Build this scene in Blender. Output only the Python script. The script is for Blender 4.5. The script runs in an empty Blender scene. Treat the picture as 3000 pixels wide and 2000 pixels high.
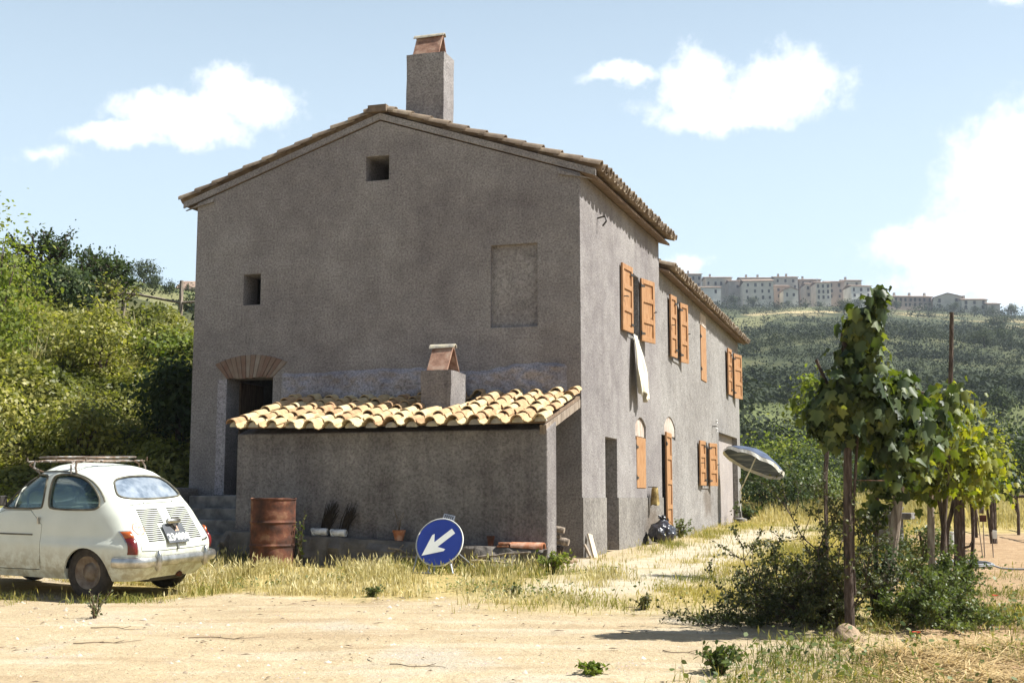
import bpy, bmesh, math, random
import numpy as np
from mathutils import Vector, Matrix, noise as mnoise
R = math.radians
rng = np.random.default_rng(7); random.seed(7)
S = bpy.context.scene
COL = S.collection

# ------------------------------------------------------------------ camera, sky, sun, exposure
CAM = np.array([4.296, -16.828, 0.837])
TH, PITCH = R(17.5445), R(7.1722)
cam = bpy.data.cameras.new('camera'); camo = bpy.data.objects.new('camera', cam); COL.objects.link(camo)
camo.location = CAM; camo.rotation_euler = (R(90) + PITCH, 0, TH)
cam.sensor_width = 36; cam.lens = 43.42; cam.clip_start = .1; cam.clip_end = 5000
S.camera = camo
SUN = Vector((.77, .19, 1.0)).normalized()          # towards the sun
sl = bpy.data.lights.new('sun', 'SUN'); sl.energy = 5.0; sl.angle = R(.5); sl.color = (1, .975, .915)
so = bpy.data.objects.new('sun', sl); COL.objects.link(so)
so.rotation_euler = SUN.to_track_quat('Z', 'Y').to_euler(); so.location = (20, 0, 30)
S.view_settings.view_transform = 'Standard'; S.view_settings.look = 'None'
S.view_settings.gamma = 1; S.view_settings.exposure = 1.08
S.cycles.max_bounces = 6; S.cycles.transparent_max_bounces = 8

class N:
    """tiny node-tree writer"""
    def __init__(s, tree): s.t = tree; s.n = tree.nodes; s.l = tree.links
    def new(s, typ, inp=None, **kw):
        n = s.n.new(typ)
        for k, v in kw.items(): setattr(n, k, v)
        for k, v in (inp or {}).items(): s.set(n.inputs[k], v)
        return n
    def set(s, sock, v):
        if isinstance(v, bpy.types.NodeSocket): s.l.new(v, sock)
        elif isinstance(v, (tuple, list)) and sock.type == 'RGBA' and len(v) == 3: sock.default_value = (*v, 1)
        else: sock.default_value = v
    def math(s, op, a, b=0., c=0., clamp=False):
        n = s.n.new('ShaderNodeMath'); n.operation = op; n.use_clamp = clamp
        for i, v in enumerate((a, b, c)): s.set(n.inputs[i], v)
        return n.outputs[0]
    def vec(s, op, a, b=(0, 0, 0)):
        n = s.n.new('ShaderNodeVectorMath'); n.operation = op
        s.set(n.inputs[0], a); s.set(n.inputs[1], b)
        return n.outputs['Value'] if op in ('LENGTH', 'DOT_PRODUCT') else n.outputs[0]
    def noise(s, vec, scale, detail=4, rough=.55, dist=0.):
        n = s.new('ShaderNodeTexNoise', {'Scale': scale, 'Detail': detail, 'Roughness': rough, 'Distortion': dist})
        if vec is not None: s.l.new(vec, n.inputs['Vector'])
        return n.outputs[0]
    def ramp(s, fac, stops, interp='LINEAR'):
        n = s.n.new('ShaderNodeValToRGB'); n.color_ramp.interpolation = interp
        e = n.color_ramp.elements
        while len(e) < len(stops): e.new(.5)
        for i, (p, c) in enumerate(stops):
            e[i].position = p; e[i].color = (*c, 1) if len(c) == 3 else c
        s.set(n.inputs[0], fac); return n.outputs[0]
    def mix(s, fac, a, b, mode='MIX'):
        n = s.n.new('ShaderNodeMix'); n.data_type = 'RGBA'; n.blend_type = mode
        s.set(n.inputs[0], fac); s.set(n.inputs[6], a); s.set(n.inputs[7], b); return n.outputs[2]
    def step(s, v, a, b):
        n = s.new('ShaderNodeMapRange', {'Value': v, 'From Min': a, 'From Max': b}); n.interpolation_type = 'SMOOTHSTEP'
        return n.outputs[0]

# world: physical sky plus cumulus clouds placed by compass direction
W = bpy.data.worlds.new('World'); S.world = W; W.use_nodes = True
w = N(W.node_tree); w.n.clear()
sky = w.new('ShaderNodeTexSky', sky_type='NISHITA', sun_disc=False)
sky.sun_elevation = math.asin(SUN.z); sky.sun_rotation = math.atan2(SUN.x, SUN.y)
sky.air_density = 1.0; sky.dust_density = 1.6; sky.ozone_density = 1.6; sky.altitude = 300
tc = w.new('ShaderNodeTexCoord').outputs['Generated']
sep = w.new('ShaderNodeSeparateXYZ', {0: tc})
az = w.math('ARCTAN2', sep.outputs[0], sep.outputs[1]); el = w.math('ARCSINE', sep.outputs[2])
ae = w.new('ShaderNodeCombineXYZ', {0: az, 1: el}).outputs[0]
nz1 = w.new('ShaderNodeTexNoise', {'Vector': tc, 'Scale': 16., 'Detail': 7., 'Roughness': .6})
nz2 = w.new('ShaderNodeTexNoise', {'Vector': tc, 'Scale': 60., 'Detail': 5., 'Roughness': .6})
warp = w.vec('MULTIPLY', w.vec('SUBTRACT', nz1.outputs['Color'], (.5, .5, .5)), (.055, .055, 0))
pae = w.vec('ADD', ae, warp)
# (azimuth, elevation, half-width, half-height) in degrees, weight
CLOUDS = [(-30.1,17.9,2.6,1.25,1.),(-33.0,16.6,3.2,1.05,1.),(-36.0,15.6,2.6,.6,.9),
          (-8.7,18.8,2.0,1.5,1.),(-4.7,18.4,3.0,1.7,1.),(-7.2,17.4,4.2,.9,1.),(-12.3,19.0,1.5,.55,.8),
          (5.4,13.4,3.4,3.6,1.),(3.0,10.9,4.2,1.7,1.),(.9,11.6,1.9,1.0,1.),(7.8,14.5,3.2,2.6,1.),(4.8,9.3,6.0,1.2,.72),(10,12,5,3.5,1.),(11.5,17,3.5,2.2,.9),
          (5.5,21.8,1.7,.9,1.),(8.5,22.5,2.6,1.2,1.),(-9.0,10.4,.8,.5,.7),(-39,14.5,1.2,.5,.5),(22,19,6,3,1.),(-60,20,8,3,1.),(60,26,10,4,1.),(120,30,12,5,1.),(-120,25,12,4,1.)]
dens = None
for (a, e, wa, he, k) in CLOUDS:
    v = w.vec('MULTIPLY', w.vec('SUBTRACT', pae, (R(a), R(e), 0)), (1/R(wa), 1/R(he), 0))
    q = w.math('MULTIPLY', w.math('SUBTRACT', 1.25, w.vec('LENGTH', v)), k)
    dens = q if dens is None else w.math('MAXIMUM', dens, q)
edge = w.math('MULTIPLY', w.math('SUBTRACT', nz2.outputs[0], .5), 1.25)
cov = w.step(w.math('ADD', dens, edge), .0, .62)
cov = w.math('MULTIPLY', cov, .90)
cloudcol = w.ramp(w.math('ADD', w.math('MULTIPLY', dens, .8), w.math('MULTIPLY', nz1.outputs[0], .35)), [(.15, (9.6, 10.6, 11.6)), (.5, (10.8, 11.3, 11.9)), (.9, (12.6, 12.6, 12.5))])
# pale haze added low in the sky, weaker behind the camera to darken the facade
fwd = w.vec('DOT_PRODUCT', tc, (-.30, .954, 0))
hz_ = w.math('MULTIPLY', w.math('ADD', w.step(el, R(48), R(2)), 0), w.math('ADD', .10, w.math('MULTIPLY', w.step(fwd, -.1, .6), .64)))
skyc = w.mix(hz_, w.mix(1, sky.outputs[0], (1.06, 1.10, 1.06), 'MULTIPLY'), (9.0, 11.0, 12.5))
mixc = w.mix(cov, skyc, cloudcol)
bg = w.new('ShaderNodeBackground', {'Color': mixc, 'Strength': .052})
wo = w.new('ShaderNodeOutputWorld'); w.l.new(bg.outputs[0], wo.inputs[0])

# ------------------------------------------------------------------ helpers
def cf(x, y):                                       # distance ahead of the photographer and to the side
    dx, dy = x - CAM[0], y - CAM[1]
    return -dx*math.sin(TH) + dy*math.cos(TH), dx*math.cos(TH) + dy*math.sin(TH)
def at(d, l):                                       # inverse of cf
    return (CAM[0] - d*math.sin(TH) + l*math.cos(TH), CAM[1] + d*math.cos(TH) + l*math.sin(TH))
def sst(x, a, b):
    t = np.clip((x - a)/(b - a), 0, 1); return t*t*(3 - 2*t)
def vnoise(x, y, seed=0):                           # smooth value noise, numpy
    x = np.asarray(x, float); y = np.asarray(y, float)
    xi = np.floor(x).astype(np.int64); yi = np.floor(y).astype(np.int64)
    def h(i, j):
        n = (i*374761393 + j*668265263 + seed*974634777) & 0x7fffffff
        n = ((n ^ (n >> 13))*1274126177) & 0x7fffffff
        return ((n ^ (n >> 16)) & 0xffff)/65535.
    fx, fy = x - xi, y - yi; fx = fx*fx*(3 - 2*fx); fy = fy*fy*(3 - 2*fy)
    return (h(xi, yi)*(1-fx) + h(xi+1, yi)*fx)*(1-fy) + (h(xi, yi+1)*(1-fx) + h(xi+1, yi+1)*fx)*fy
def fbm(x, y, seed=0, o=4):
    s = 0; a = .5
    for k in range(o): s = s + a*vnoise(np.asarray(x)*2**k, np.asarray(y)*2**k, seed + k); a *= .5
    return s/.9375
RX = [-50, 17, 50, 70, 100, 150, 200, 300, 400, 470, 520, 700, 1200]
RZ = [-1.2, 0, .4, 1.2, 5.0, 13.5, 22, 42.5, 60, 73.5, 77.5, 75, 60]
def hgt(x, y):
    x = np.asarray(x, float); y = np.asarray(y, float)
    d, l = cf(x, y); a = l/np.maximum(d, 5)
    z = np.where(d < 17, -.57 + .033*d, np.interp(d, RX, RZ))
    z = np.maximum(z, -2.2)
    hf = 1 - .38*np.clip(a - .29, 0, .4) - .25*sst(-a, .1, .3)
    hf = np.where(d > 60, hf, 1)
    z = z*hf + np.where(d > 80, (fbm(x/40, y/40, 3) - .5)*np.clip((d - 80)/60, 0, 1)*6*np.clip((460-d)/80, .32, 1), 0)
    m = sst(-x, 6.4, 9.0)
    tn = .1836 - .21*(a + .344)
    crest = .84 + 132*tn
    amp = 4.1 + np.clip(-a - .255, 0, .3)*9.
    lb = .05 + amp*sst(d, 16.3, 30.5)
    lh = np.where(d < 30, lb, .05 + amp + (crest - .05 - amp)*np.clip((d - 30)/102, 0, 1) - np.clip(d - 135, 0, 400)*.1)
    lh = lh + np.where(d > 24, (fbm(x/6, y/6, 9) - .5)*1.0, 0)*np.clip((d-24)/20, 0, 1)
    z = np.where((x < -6.4) & (d > 12), np.maximum(z, z*(1-m) + lh*m), z)
    z = z - .10*np.exp(-(((x + 4.9)/2.4)**2 + ((y + 5.2)/1.7)**2)**2)
    # small unevenness close by
    z = z + np.where(d < 60, (fbm(x*.9, y*.9, 5) - .5)*.07 + (fbm(x*4, y*4, 6) - .5)*.02, 0)*np.clip(1 - (d-40)/20, 0, 1)
    inside = sst(x, -6.9, -6.3)*sst(-x, -.25, -.05)*sst(y, -2.2, -1.8)*sst(-y, -18.2, -17.6)
    z = np.where(x < 1, np.where(x > -7.2, np.where((y > -2.4) & (y < 18.5), z*(1 - inside) + np.minimum(z, 0.02)*inside, z), z), z)
    sb = sst(y, 2, 16)*sst(-x, -4.5, -1)*sst(x, -1, 0)
    z = z + .06*np.where((y < 40) & (d < 60), sb, 0)
    return z
def H(x, y): return float(hgt(np.array([x]), np.array([y]))[0])

def tag(o, label=None, cat=None, group=None, kind=None):
    for k, v in (('label', label), ('category', cat), ('group', group), ('kind', kind)):
        if v: o[k] = v
    return o
def obj(name, me, mat=None, parent=None, smooth=False):
    o = bpy.data.objects.new(name, me); COL.objects.link(o)
    if mat is not None:
        for m_ in (mat if isinstance(mat, (list, tuple)) else [mat]): me.materials.append(m_)
    if parent is not None: o.parent = parent
    if smooth: me.shade_smooth()
    return o
def empty(name, loc=(0, 0, 0), rz=0., label=None, cat=None, group=None):
    o = bpy.data.objects.new(name, None); COL.objects.link(o)
    o.location = loc; o.rotation_euler = (0, 0, rz); o.empty_display_size = .2
    return tag(o, label, cat, group)
def copy_tree(o, parent=None):
    c = o.copy(); COL.objects.link(c); c.parent = parent
    for ch in list(o.children): copy_tree(ch, c)
    return c
def npmesh(name, verts, polys, v=None):
    """verts (n,3); polys (m,k) same k; v: per-face float attribute"""
    me = bpy.data.meshes.new(name); verts = np.asarray(verts, np.float32); polys = np.asarray(polys, np.int32)
    me.vertices.add(len(verts)); me.vertices.foreach_set('co', verts.ravel())
    m, k = polys.shape
    me.loops.add(m*k); me.loops.foreach_set('vertex_index', polys.ravel())
    me.polygons.add(m); me.polygons.foreach_set('loop_start', np.arange(m, dtype=np.int32)*k)
    if v is not None:
        at_ = me.attributes.new('v', 'FLOAT', 'FACE'); at_.data.foreach_set('value', np.asarray(v, np.float32))
    me.update(calc_edges=True); me.validate(); return me

class MB:
    def __init__(s): s.v = []; s.f = []; s.a = []
    def add(s, vs, fs, a=0.):
        b = len(s.v); s.v += [tuple(p) for p in vs]; s.f += [tuple(b + i for i in f) for f in fs]; s.a += [a]*len(fs); return s
    def box(s, lo, hi, M=None, a=0.):
        (x0, y0, z0), (x1, y1, z1) = lo, hi
        vs = [Vector(p) for p in ((x0,y0,z0),(x1,y0,z0),(x1,y1,z0),(x0,y1,z0),(x0,y0,z1),(x1,y0,z1),(x1,y1,z1),(x0,y1,z1))]
        if M is not None: vs = [M @ p for p in vs]
        return s.add(vs, [(0,3,2,1),(4,5,6,7),(0,1,5,4),(1,2,6,5),(2,3,7,6),(3,0,4,7)], a)
    def tube(s, pts, r, n=8, cap=True, a=0., closed=False):
        pts = [Vector(p) for p in pts]; m = len(pts)
        rs = r if isinstance(r, (list, tuple)) else [r]*m
        vs = []; prev = None
        for i, p in enumerate(pts):
            if closed: t = pts[(i+1) % m] - pts[i-1]
            else: t = pts[min(i+1, m-1)] - pts[max(i-1, 0)]
            t = t.normalized() if t.length > 1e-9 else Vector((0, 0, 1))
            if prev is None: u = t.orthogonal().normalized()
            else:
                u = prev - t*prev.dot(t); u = u.normalized() if u.length > 1e-6 else t.orthogonal().normalized()
            prev = u; b = t.cross(u)
            for k in range(n):
                g = 2*math.pi*k/n; vs.append(p + (u*math.cos(g) + b*math.sin(g))*rs[i])
        fs = []
        for i in range(m if closed else m - 1):
            j = (i+1) % m
            for k in range(n): fs.append((i*n+k, i*n+(k+1) % n, j*n+(k+1) % n, j*n+k))
        if cap and not closed: fs += [tuple(reversed(range(n))), tuple(range((m-1)*n, m*n))]
        return s.add(vs, fs, a)
    def lathe(s, prof, n=24, M=None, a=0., cap=False):
        vs = []; fs = []
        for (r, z) in prof:
            for k in range(n):
                g = 2*math.pi*k/n; p = Vector((r*math.cos(g), r*math.sin(g), z)); vs.append(M @ p if M is not None else p)
        for i in range(len(prof)-1):
            for k in range(n): fs.append((i*n+k, i*n+(k+1) % n, (i+1)*n+(k+1) % n, (i+1)*n+k))
        if cap: fs += [tuple(reversed(range(n))), tuple(range((len(prof)-1)*n, len(prof)*n))]
        return s.add(vs, fs, a)
    def prism(s, poly, f0, f1, a=0.):
        """poly: list of 2-D points; f0/f1 map (p,q)->3-D for the two ends"""
        n = len(poly); vs = [f0(*p) for p in poly] + [f1(*p) for p in poly]
        fs = [tuple(range(n)), tuple(reversed(range(n, 2*n)))] + [(i, i+n, (i+1) % n + n, (i+1) % n) for i in range(n)]
        return s.add(vs, fs, a)
    def mesh(s, name, fix=True):
        me = bpy.data.meshes.new(name); me.from_pydata(s.v, [], s.f)
        at_ = me.attributes.new('v', 'FLOAT', 'FACE'); at_.data.foreach_set('value', np.asarray(s.a, np.float32))
        if fix:
            bm = bmesh.new(); bm.from_mesh(me); bmesh.ops.recalc_face_normals(bm, faces=bm.faces); bm.to_mesh(me); bm.free()
        me.update(); return me
    def build(s, name, mat=None, parent=None, smooth=False, bevel=0., angle=35):
        o = obj(name, s.mesh(name), mat, parent)
        if bevel:
            b = o.modifiers.new('bevel', 'BEVEL'); b.width = bevel; b.segments = 2; b.limit_method = 'ANGLE'
        if smooth: o.data.shade_smooth(); shade(o, angle)
        return o
def shade(o, angle=35):
    o.data.shade_smooth()
    bm = bmesh.new(); bm.from_mesh(o.data)
    for e in bm.edges:
        if len(e.link_faces) == 2 and e.calc_face_angle(0) > R(angle): e.smooth = False
    bm.to_mesh(o.data); bm.free()
def boolean(o, cutter, op='DIFFERENCE'):
    m = o.modifiers.new('b', 'BOOLEAN'); m.object = cutter; m.operation = op; m.solver = 'EXACT'
    dg = bpy.context.evaluated_depsgraph_get(); dg.update()
    me = bpy.data.meshes.new_from_object(o.evaluated_get(dg)); o.modifiers.clear()
    old = o.data; o.data = me; bpy.data.meshes.remove(old); bpy.data.objects.remove(cutter)
def cutbox(o, lo, hi):
    boolean(o, obj('cut', MB().box(lo, hi).mesh('cut')))
def dupe(o):
    c = o.copy(); c.data = o.data.copy(); COL.objects.link(c); return c
def chaikin(p, k=2, closed=True):
    for _ in range(k):
        q = []; n = len(p)
        for i in range(n if closed else n-1):
            a, b = p[i], p[(i+1) % n]
            q += [tuple(.75*x + .25*y for x, y in zip(a, b)), tuple(.25*x + .75*y for x, y in zip(a, b))]
        p = q
    return p
def text_mesh(s, size, extrude=.002, bold=0.):
    c = bpy.data.curves.new('t', 'FONT'); c.body = s; c.size = size; c.extrude = extrude; c.align_x = 'CENTER'; c.align_y = 'CENTER'; c.offset = bold
    o = bpy.data.objects.new('t', c); COL.objects.link(o)
    dg = bpy.context.evaluated_depsgraph_get(); dg.update()
    me = bpy.data.meshes.new_from_object(o.evaluated_get(dg)); bpy.data.objects.remove(o); return me

# ------------------------------------------------------------------ materials
def material(name):
    m = bpy.data.materials.new(name); m.use_nodes = True
    t = N(m.node_tree); t.n.clear()
    out = t.new('ShaderNodeOutputMaterial'); bs = t.new('ShaderNodeBsdfPrincipled'); t.l.new(bs.outputs[0], out.inputs[0])
    return m, t, bs, out
def simple(name, cols, scale=6., rough=.8, bump=0., bscale=60., metal=0., spec=.3, detail=5, attr=None, attr_amt=.5, stretch=None, bdist=.01, coat=0.):
    """noise-ramp colour; optional per-face attribute shifts the ramp"""
    m, t, bs, out = material(name)
    co = t.new('ShaderNodeTexCoord').outputs['Object']
    if stretch: co = t.vec('MULTIPLY', co, stretch)
    f = t.noise(co, scale, detail)
    f = t.step(f, .25, .75)
    if attr:
        v = t.new('ShaderNodeAttribute', attribute_name=attr).outputs['Fac']
        f = t.math('ADD', t.math('MULTIPLY', f, 1-attr_amt), t.math('MULTIPLY', v, attr_amt))
    n = len(cols)
    c = t.ramp(f, [(i/max(n-1, 1), c_) for i, c_ in enumerate(cols)]) if n > 1 else cols[0]
    t.set(bs.inputs['Base Color'], c); t.set(bs.inputs['Roughness'], rough); t.set(bs.inputs['Metallic'], metal); t.set(bs.inputs['Specular IOR Level'], spec)
    if coat: t.set(bs.inputs['Coat Weight'], coat); t.set(bs.inputs['Coat Roughness'], .08)
    if bump:
        b = t.new('ShaderNodeBump', {'Strength': bump, 'Distance': bdist, 'Height': t.noise(co, bscale, 4)}); t.l.new(b.outputs[0], bs.inputs['Normal'])
    return m
def leafmat(name, cols, trans=.35, rough=.45, clump=.9, spec=.35, tcol=None, amt=.55):
    m, t, bs, out = material(name)
    co = t.new('ShaderNodeNewGeometry').outputs['Position']
    v = t.new('ShaderNodeAttribute', attribute_name='v').outputs['Fac']
    f = t.math('ADD', t.math('MULTIPLY', t.step(t.noise(co, clump, 3), .3, .7), 1-amt), t.math('MULTIPLY', v, amt))
    c = t.ramp(f, [(i/(len(cols)-1), c_) for i, c_ in enumerate(cols)])
    t.set(bs.inputs['Base Color'], c); t.set(bs.inputs['Roughness'], rough); t.set(bs.inputs['Specular IOR Level'], spec)
    tr = t.new('ShaderNodeBsdfTranslucent', {'Color': t.mix(1, c, tcol or (1.5, 1.6, .7), 'MULTIPLY')})
    mx = t.new('ShaderNodeMixShader', {0: trans}); t.l.new(bs.outputs[0], mx.inputs[1]); t.l.new(tr.outputs[0], mx.inputs[2]); t.l.new(mx.outputs[0], out.inputs[0])
    return m

def stucco(name, c0, c1, c2, streak=0., fine=.35, stain=None):
    m, t, bs, out = material(name)
    co = t.new('ShaderNodeTexCoord').outputs['Object']
    big = t.step(t.noise(co, .55, 5, .6), .3, .7)
    mid = t.noise(co, 3.2, 5, .65)
    f = t.math('ADD', t.math('MULTIPLY', big, .6), t.math('MULTIPLY', t.step(mid, .3, .7), .4))
    c = t.ramp(f, [(0, c0), (.5, c1), (1, c2)])
    st = t.noise(t.vec('MULTIPLY', co, (5., 5., .35)), 1.0, 4, .6)
    c = t.mix(t.math('MULTIPLY', t.step(st, .5, .72), streak), c, tuple(.62*x for x in c0))
    c = t.mix(t.math('MULTIPLY', t.step(st, .5, .3), streak*.6), c, tuple(min(1.25*x, .8) for x in c2))
    if stain:                                         # a soaked brown patch with a ragged edge
        for (sy, sz, ry, rz) in stain:
            q = t.vec('MULTIPLY', t.vec('SUBTRACT', co, (0, sy, sz)), (0, 1/ry, 1/rz))
            k = t.step(t.math('ADD', t.vec('LENGTH', q), t.math('MULTIPLY', t.math('SUBTRACT', t.noise(co, 4, 5), .5), 1.1)), 1., .25)
            c = t.mix(t.math('MULTIPLY', k, .6), c, (.115, .085, .06))
    g = t.noise(co, 34, 6, .8)
    c = t.mix(1, c, t.ramp(g, [(.36, (1-fine,)*3), (.5, (.92,)*3), (.66, (1.32,)*3)]), 'MULTIPLY')
    t.set(bs.inputs['Base Color'], c); t.set(bs.inputs['Roughness'], .95); t.set(bs.inputs['Specular IOR Level'], .1)
    hgt_ = t.math('ADD', t.math('MULTIPLY', g, .6), t.math('ADD', t.math('MULTIPLY', t.noise(co, 28, 4), 1.), t.math('MULTIPLY', t.noise(co, 2.2, 3), 3.)))
    b = t.new('ShaderNodeBump', {'Strength': .8, 'Distance': .014, 'Height': hgt_}); t.l.new(b.outputs[0], bs.inputs['Normal'])
    return m
M = {}
M['stucco'] = stucco('grey_stucco', (.170, .154, .154), (.242, .225, .219), (.312, .296, .283), .10, .55)
M['stucco_wing'] = stucco('wing_stucco', (.190, .178, .169), (.252, .239, .227), (.315, .302, .286), .10, .6, stain=[(11.6, .75, .9, .55), (5.2, .5, .5, .5)])
M['stucco_low'] = stucco('rough_socle', (.15, .136, .125), (.215, .20, .183), (.28, .262, .238), .15, .6, stain=[(5.0, .35, 1.1, .45)])
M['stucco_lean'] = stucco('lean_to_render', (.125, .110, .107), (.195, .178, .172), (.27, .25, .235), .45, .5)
M['pinkwall'] = stucco('pink_plaster', (.29, .26, .25), (.33, .295, .28), (.37, .335, .315), .15, .15)
M['tile'] = simple('terracotta_tile', [(.27, .15, .085), (.41, .27, .145), (.50, .385, .215), (.54, .47, .32)], 9, .9, .5, 60, attr='v', attr_amt=.6)
M['tile_dark'] = simple('weathered_tile', [(.12, .09, .065), (.20, .15, .105), (.34, .28, .20)], 9, .9, .5, 60, attr='v', attr_amt=.5)
M['mortar'] = simple('mortar', [(.24, .22, .19), (.38, .35, .29), (.5, .45, .3)], 12, .95, .6, 70)
M['brick'] = simple('brick', [(.14, .075, .055), (.18, .135, .105), (.235, .205, .175)], 7, .9, .5, 50, attr='v', attr_amt=.65)
M['palebrick'] = simple('pale_brick', [(.27, .19, .145), (.40, .34, .29), (.47, .42, .365)], 16, .9, .3, 60, stretch=(1, 1, .3))
M['stone'] = simple('field_stone', [(.09, .08, .07), (.17, .15, .13), (.27, .24, .20)], 5, .95, .9, 22, attr='v', attr_amt=.4, bdist=.02)
M['orangewood'] = simple('orange_stained_wood', [(.25, .115, .045), (.34, .178, .078), (.40, .235, .12)], 10, .55, .25, 40, stretch=(3, 3, .5))
M['darkwood'] = simple('dark_wood', [(.045, .03, .02), (.09, .06, .04), (.14, .10, .07)], 8, .85, .6, 40, stretch=(4, 4, .6))
M['greywood'] = simple('weathered_wood', [(.13, .10, .075), (.25, .20, .155), (.40, .34, .27)], 8, .9, .7, 35, stretch=(4, 4, .6))
M['palewood'] = simple('pale_wood', [(.42, .34, .24), (.60, .52, .40)], 8, .85, .4, 40, stretch=(4, 4, .6))
M['bark'] = simple('bark', [(.035, .026, .02), (.085, .06, .045), (.16, .125, .10)], 14, .95, 1., 30, stretch=(3, 3, .5), bdist=.02)
M['rafter'] = simple('eave_boards', [(.10, .065, .042), (.18, .125, .085), (.27, .20, .14)], 5, .9, .5, 30, stretch=(1, 6, 1))
M['black'] = simple('gap_shade', [(.012, .011, .010), (.02, .018, .016)], 4, .95)
M['iron'] = simple('black_iron', [(.02, .018, .016), (.05, .045, .04)], 20, .6, .2)
M['rust'] = simple('rusty_steel', [(.022, .013, .010), (.065, .027, .017), (.125, .045, .025), (.24, .13, .075)], 5, .8, .35, 30, detail=8)
M['steel'] = simple('galvanised_steel', [(.25, .27, .31), (.42, .44, .48)], 9, .45, .1, metal=.6)
M['blue'] = simple('sign_blue', [(.014, .030, .19), (.022, .045, .25)], 3, .45, spec=.4)
M['white'] = simple('white_paint', [(.70, .71, .66), (.80, .80, .76)], 6, .45, spec=.4)
M['enamel'] = simple('chipped_enamel', [(.28, .26, .24), (.62, .62, .62), (.74, .74, .74)], 14, .5)
M['terracotta'] = simple('terracotta_pot', [(.24, .08, .035), (.40, .16, .08), (.55, .34, .24)], 9, .85, .3)
M['cloth'] = simple('cream_cloth', [(.68, .63, .48), (.80, .76, .62)], 5, .9, .3, 200)
M['rag'] = simple('brown_rag', [(.09, .06, .02), (.24, .17, .06), (.38, .29, .12)], 9, .95, .5, 60)
M['plastic'] = simple('black_plastic', [(.012, .012, .016), (.03, .03, .04)], 8, .28, .6, 14, spec=.6, bdist=.03)
M['hose'] = simple('grey_hose', [(.20, .22, .25), (.32, .34, .36)], 20, .45)
M['concrete'] = simple('old_concrete', [(.09, .085, .08), (.17, .16, .15), (.28, .265, .245)], 5, .95, .5, 40)
M['rock'] = simple('tan_rock', [(.18, .125, .08), (.30, .215, .14), (.40, .30, .20)], 6, .95, .8, 25, bdist=.02)

m, t, bs, out = material('car_paint'); M['paint'] = m
co = t.new('ShaderNodeTexCoord').outputs['Object']
sp = t.new('ShaderNodeSeparateXYZ', {0: co})
low = t.math('MULTIPLY', t.step(sp.outputs[2], .62, .3), t.step(t.noise(co, 9, 6, .7), .38, .62))
base = t.ramp(t.noise(co, 3, 4), [(.3, (.57, .60, .53)), (.7, (.65, .675, .60))])
c = t.mix(t.math('MULTIPLY', low, .65), base, (.30, .25, .15))
c = t.mix(t.math('MULTIPLY', t.step(t.noise(t.vec('MULTIPLY', co, (8, 8, 1.5)), 3, 5, .7), .64, .76), .5), c, (.33, .27, .16))
t.set(bs.inputs['Base Color'], c); t.set(bs.inputs['Roughness'], t.ramp(t.noise(co, 5), [(.3, (.28,)*3), (.7, (.5,)*3)])); t.set(bs.inputs['Specular IOR Level'], .45)
M['chrome'] = simple('dull_chrome', [(.30, .29, .26), (.62, .60, .56)], 12, .3, metal=.9)
M['rubber'] = simple('tyre_rubber', [(.022, .020, .018), (.06, .05, .04)], 14, .85, .3)
M['rim'] = simple('dirty_rim', [(.10, .065, .045), (.26, .22, .17)], 10, .6, .2, metal=.2)
M['amber'] = simple('amber_lens', [(.32, .07, .012), (.44, .11, .018)], 9, .2, spec=.6)
M['red'] = simple('red_lens', [(.08, .007, .006), (.18, .014, .010)], 9, .2, spec=.6)
M['stickerred'] = simple('faded_red', [(.55, .13, .07), (.70, .28, .2)], 9, .6)
M['plate'] = simple('plate_grey', [(.06, .065, .075), (.10, .11, .12)], 9, .5)
M['plateorange'] = simple('plate_orange', [(.65, .30, .18), (.72, .42, .3)], 9, .6)
M['seat'] = simple('brown_vinyl', [(.10, .06, .04), (.17, .11, .08)], 8, .5)
M['trim'] = simple('pale_trim', [(.42, .44, .38), (.55, .56, .5)], 8, .6)
M['rackblue'] = simple('worn_rack', [(.10, .055, .03), (.16, .12, .09), (.28, .27, .26)], 12, .5, metal=.4)
m, t, bs, out = material('window_glass'); M['glass'] = m
t.set(bs.inputs['Base Color'], (.75, .82, .82)); t.set(bs.inputs['Roughness'], .04); t.set(bs.inputs['Specular IOR Level'], .5)
tr = t.new('ShaderNodeBsdfTransparent', {'Color': (.72, .78, .76, 1)})
fr = t.new('ShaderNodeFresnel', {'IOR': 1.5})
mx = t.new('ShaderNodeMixShader'); t.l.new(t.math('MULTIPLY', fr.outputs[0], .6), mx.inputs[0]); t.l.new(tr.outputs[0], mx.inputs[1])
gl = t.new('ShaderNodeBsdfGlossy', {'Roughness': .03}); t.l.new(gl.outputs[0], mx.inputs[2]); t.l.new(mx.outputs[0], out.inputs[0])
M['dustyglass'] = simple('dusty_glass', [(.10, .13, .17), (.20, .24, .29), (.30, .33, .36)], 7, .15, spec=.7)
M['umbin'] = simple('umbrella_cloth', [(.055, .07, .095), (.10, .12, .15), (.24, .27, .29)], 3.2, .9, stretch=(.6, .6, 6))
M['umbblue'] = simple('umbrella_blue', [(.035, .05, .09), (.07, .095, .15)], 6, .8)
M['fringe'] = simple('white_fringe', [(.60, .60, .55), (.75, .74, .70)], 20, .9)

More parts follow.
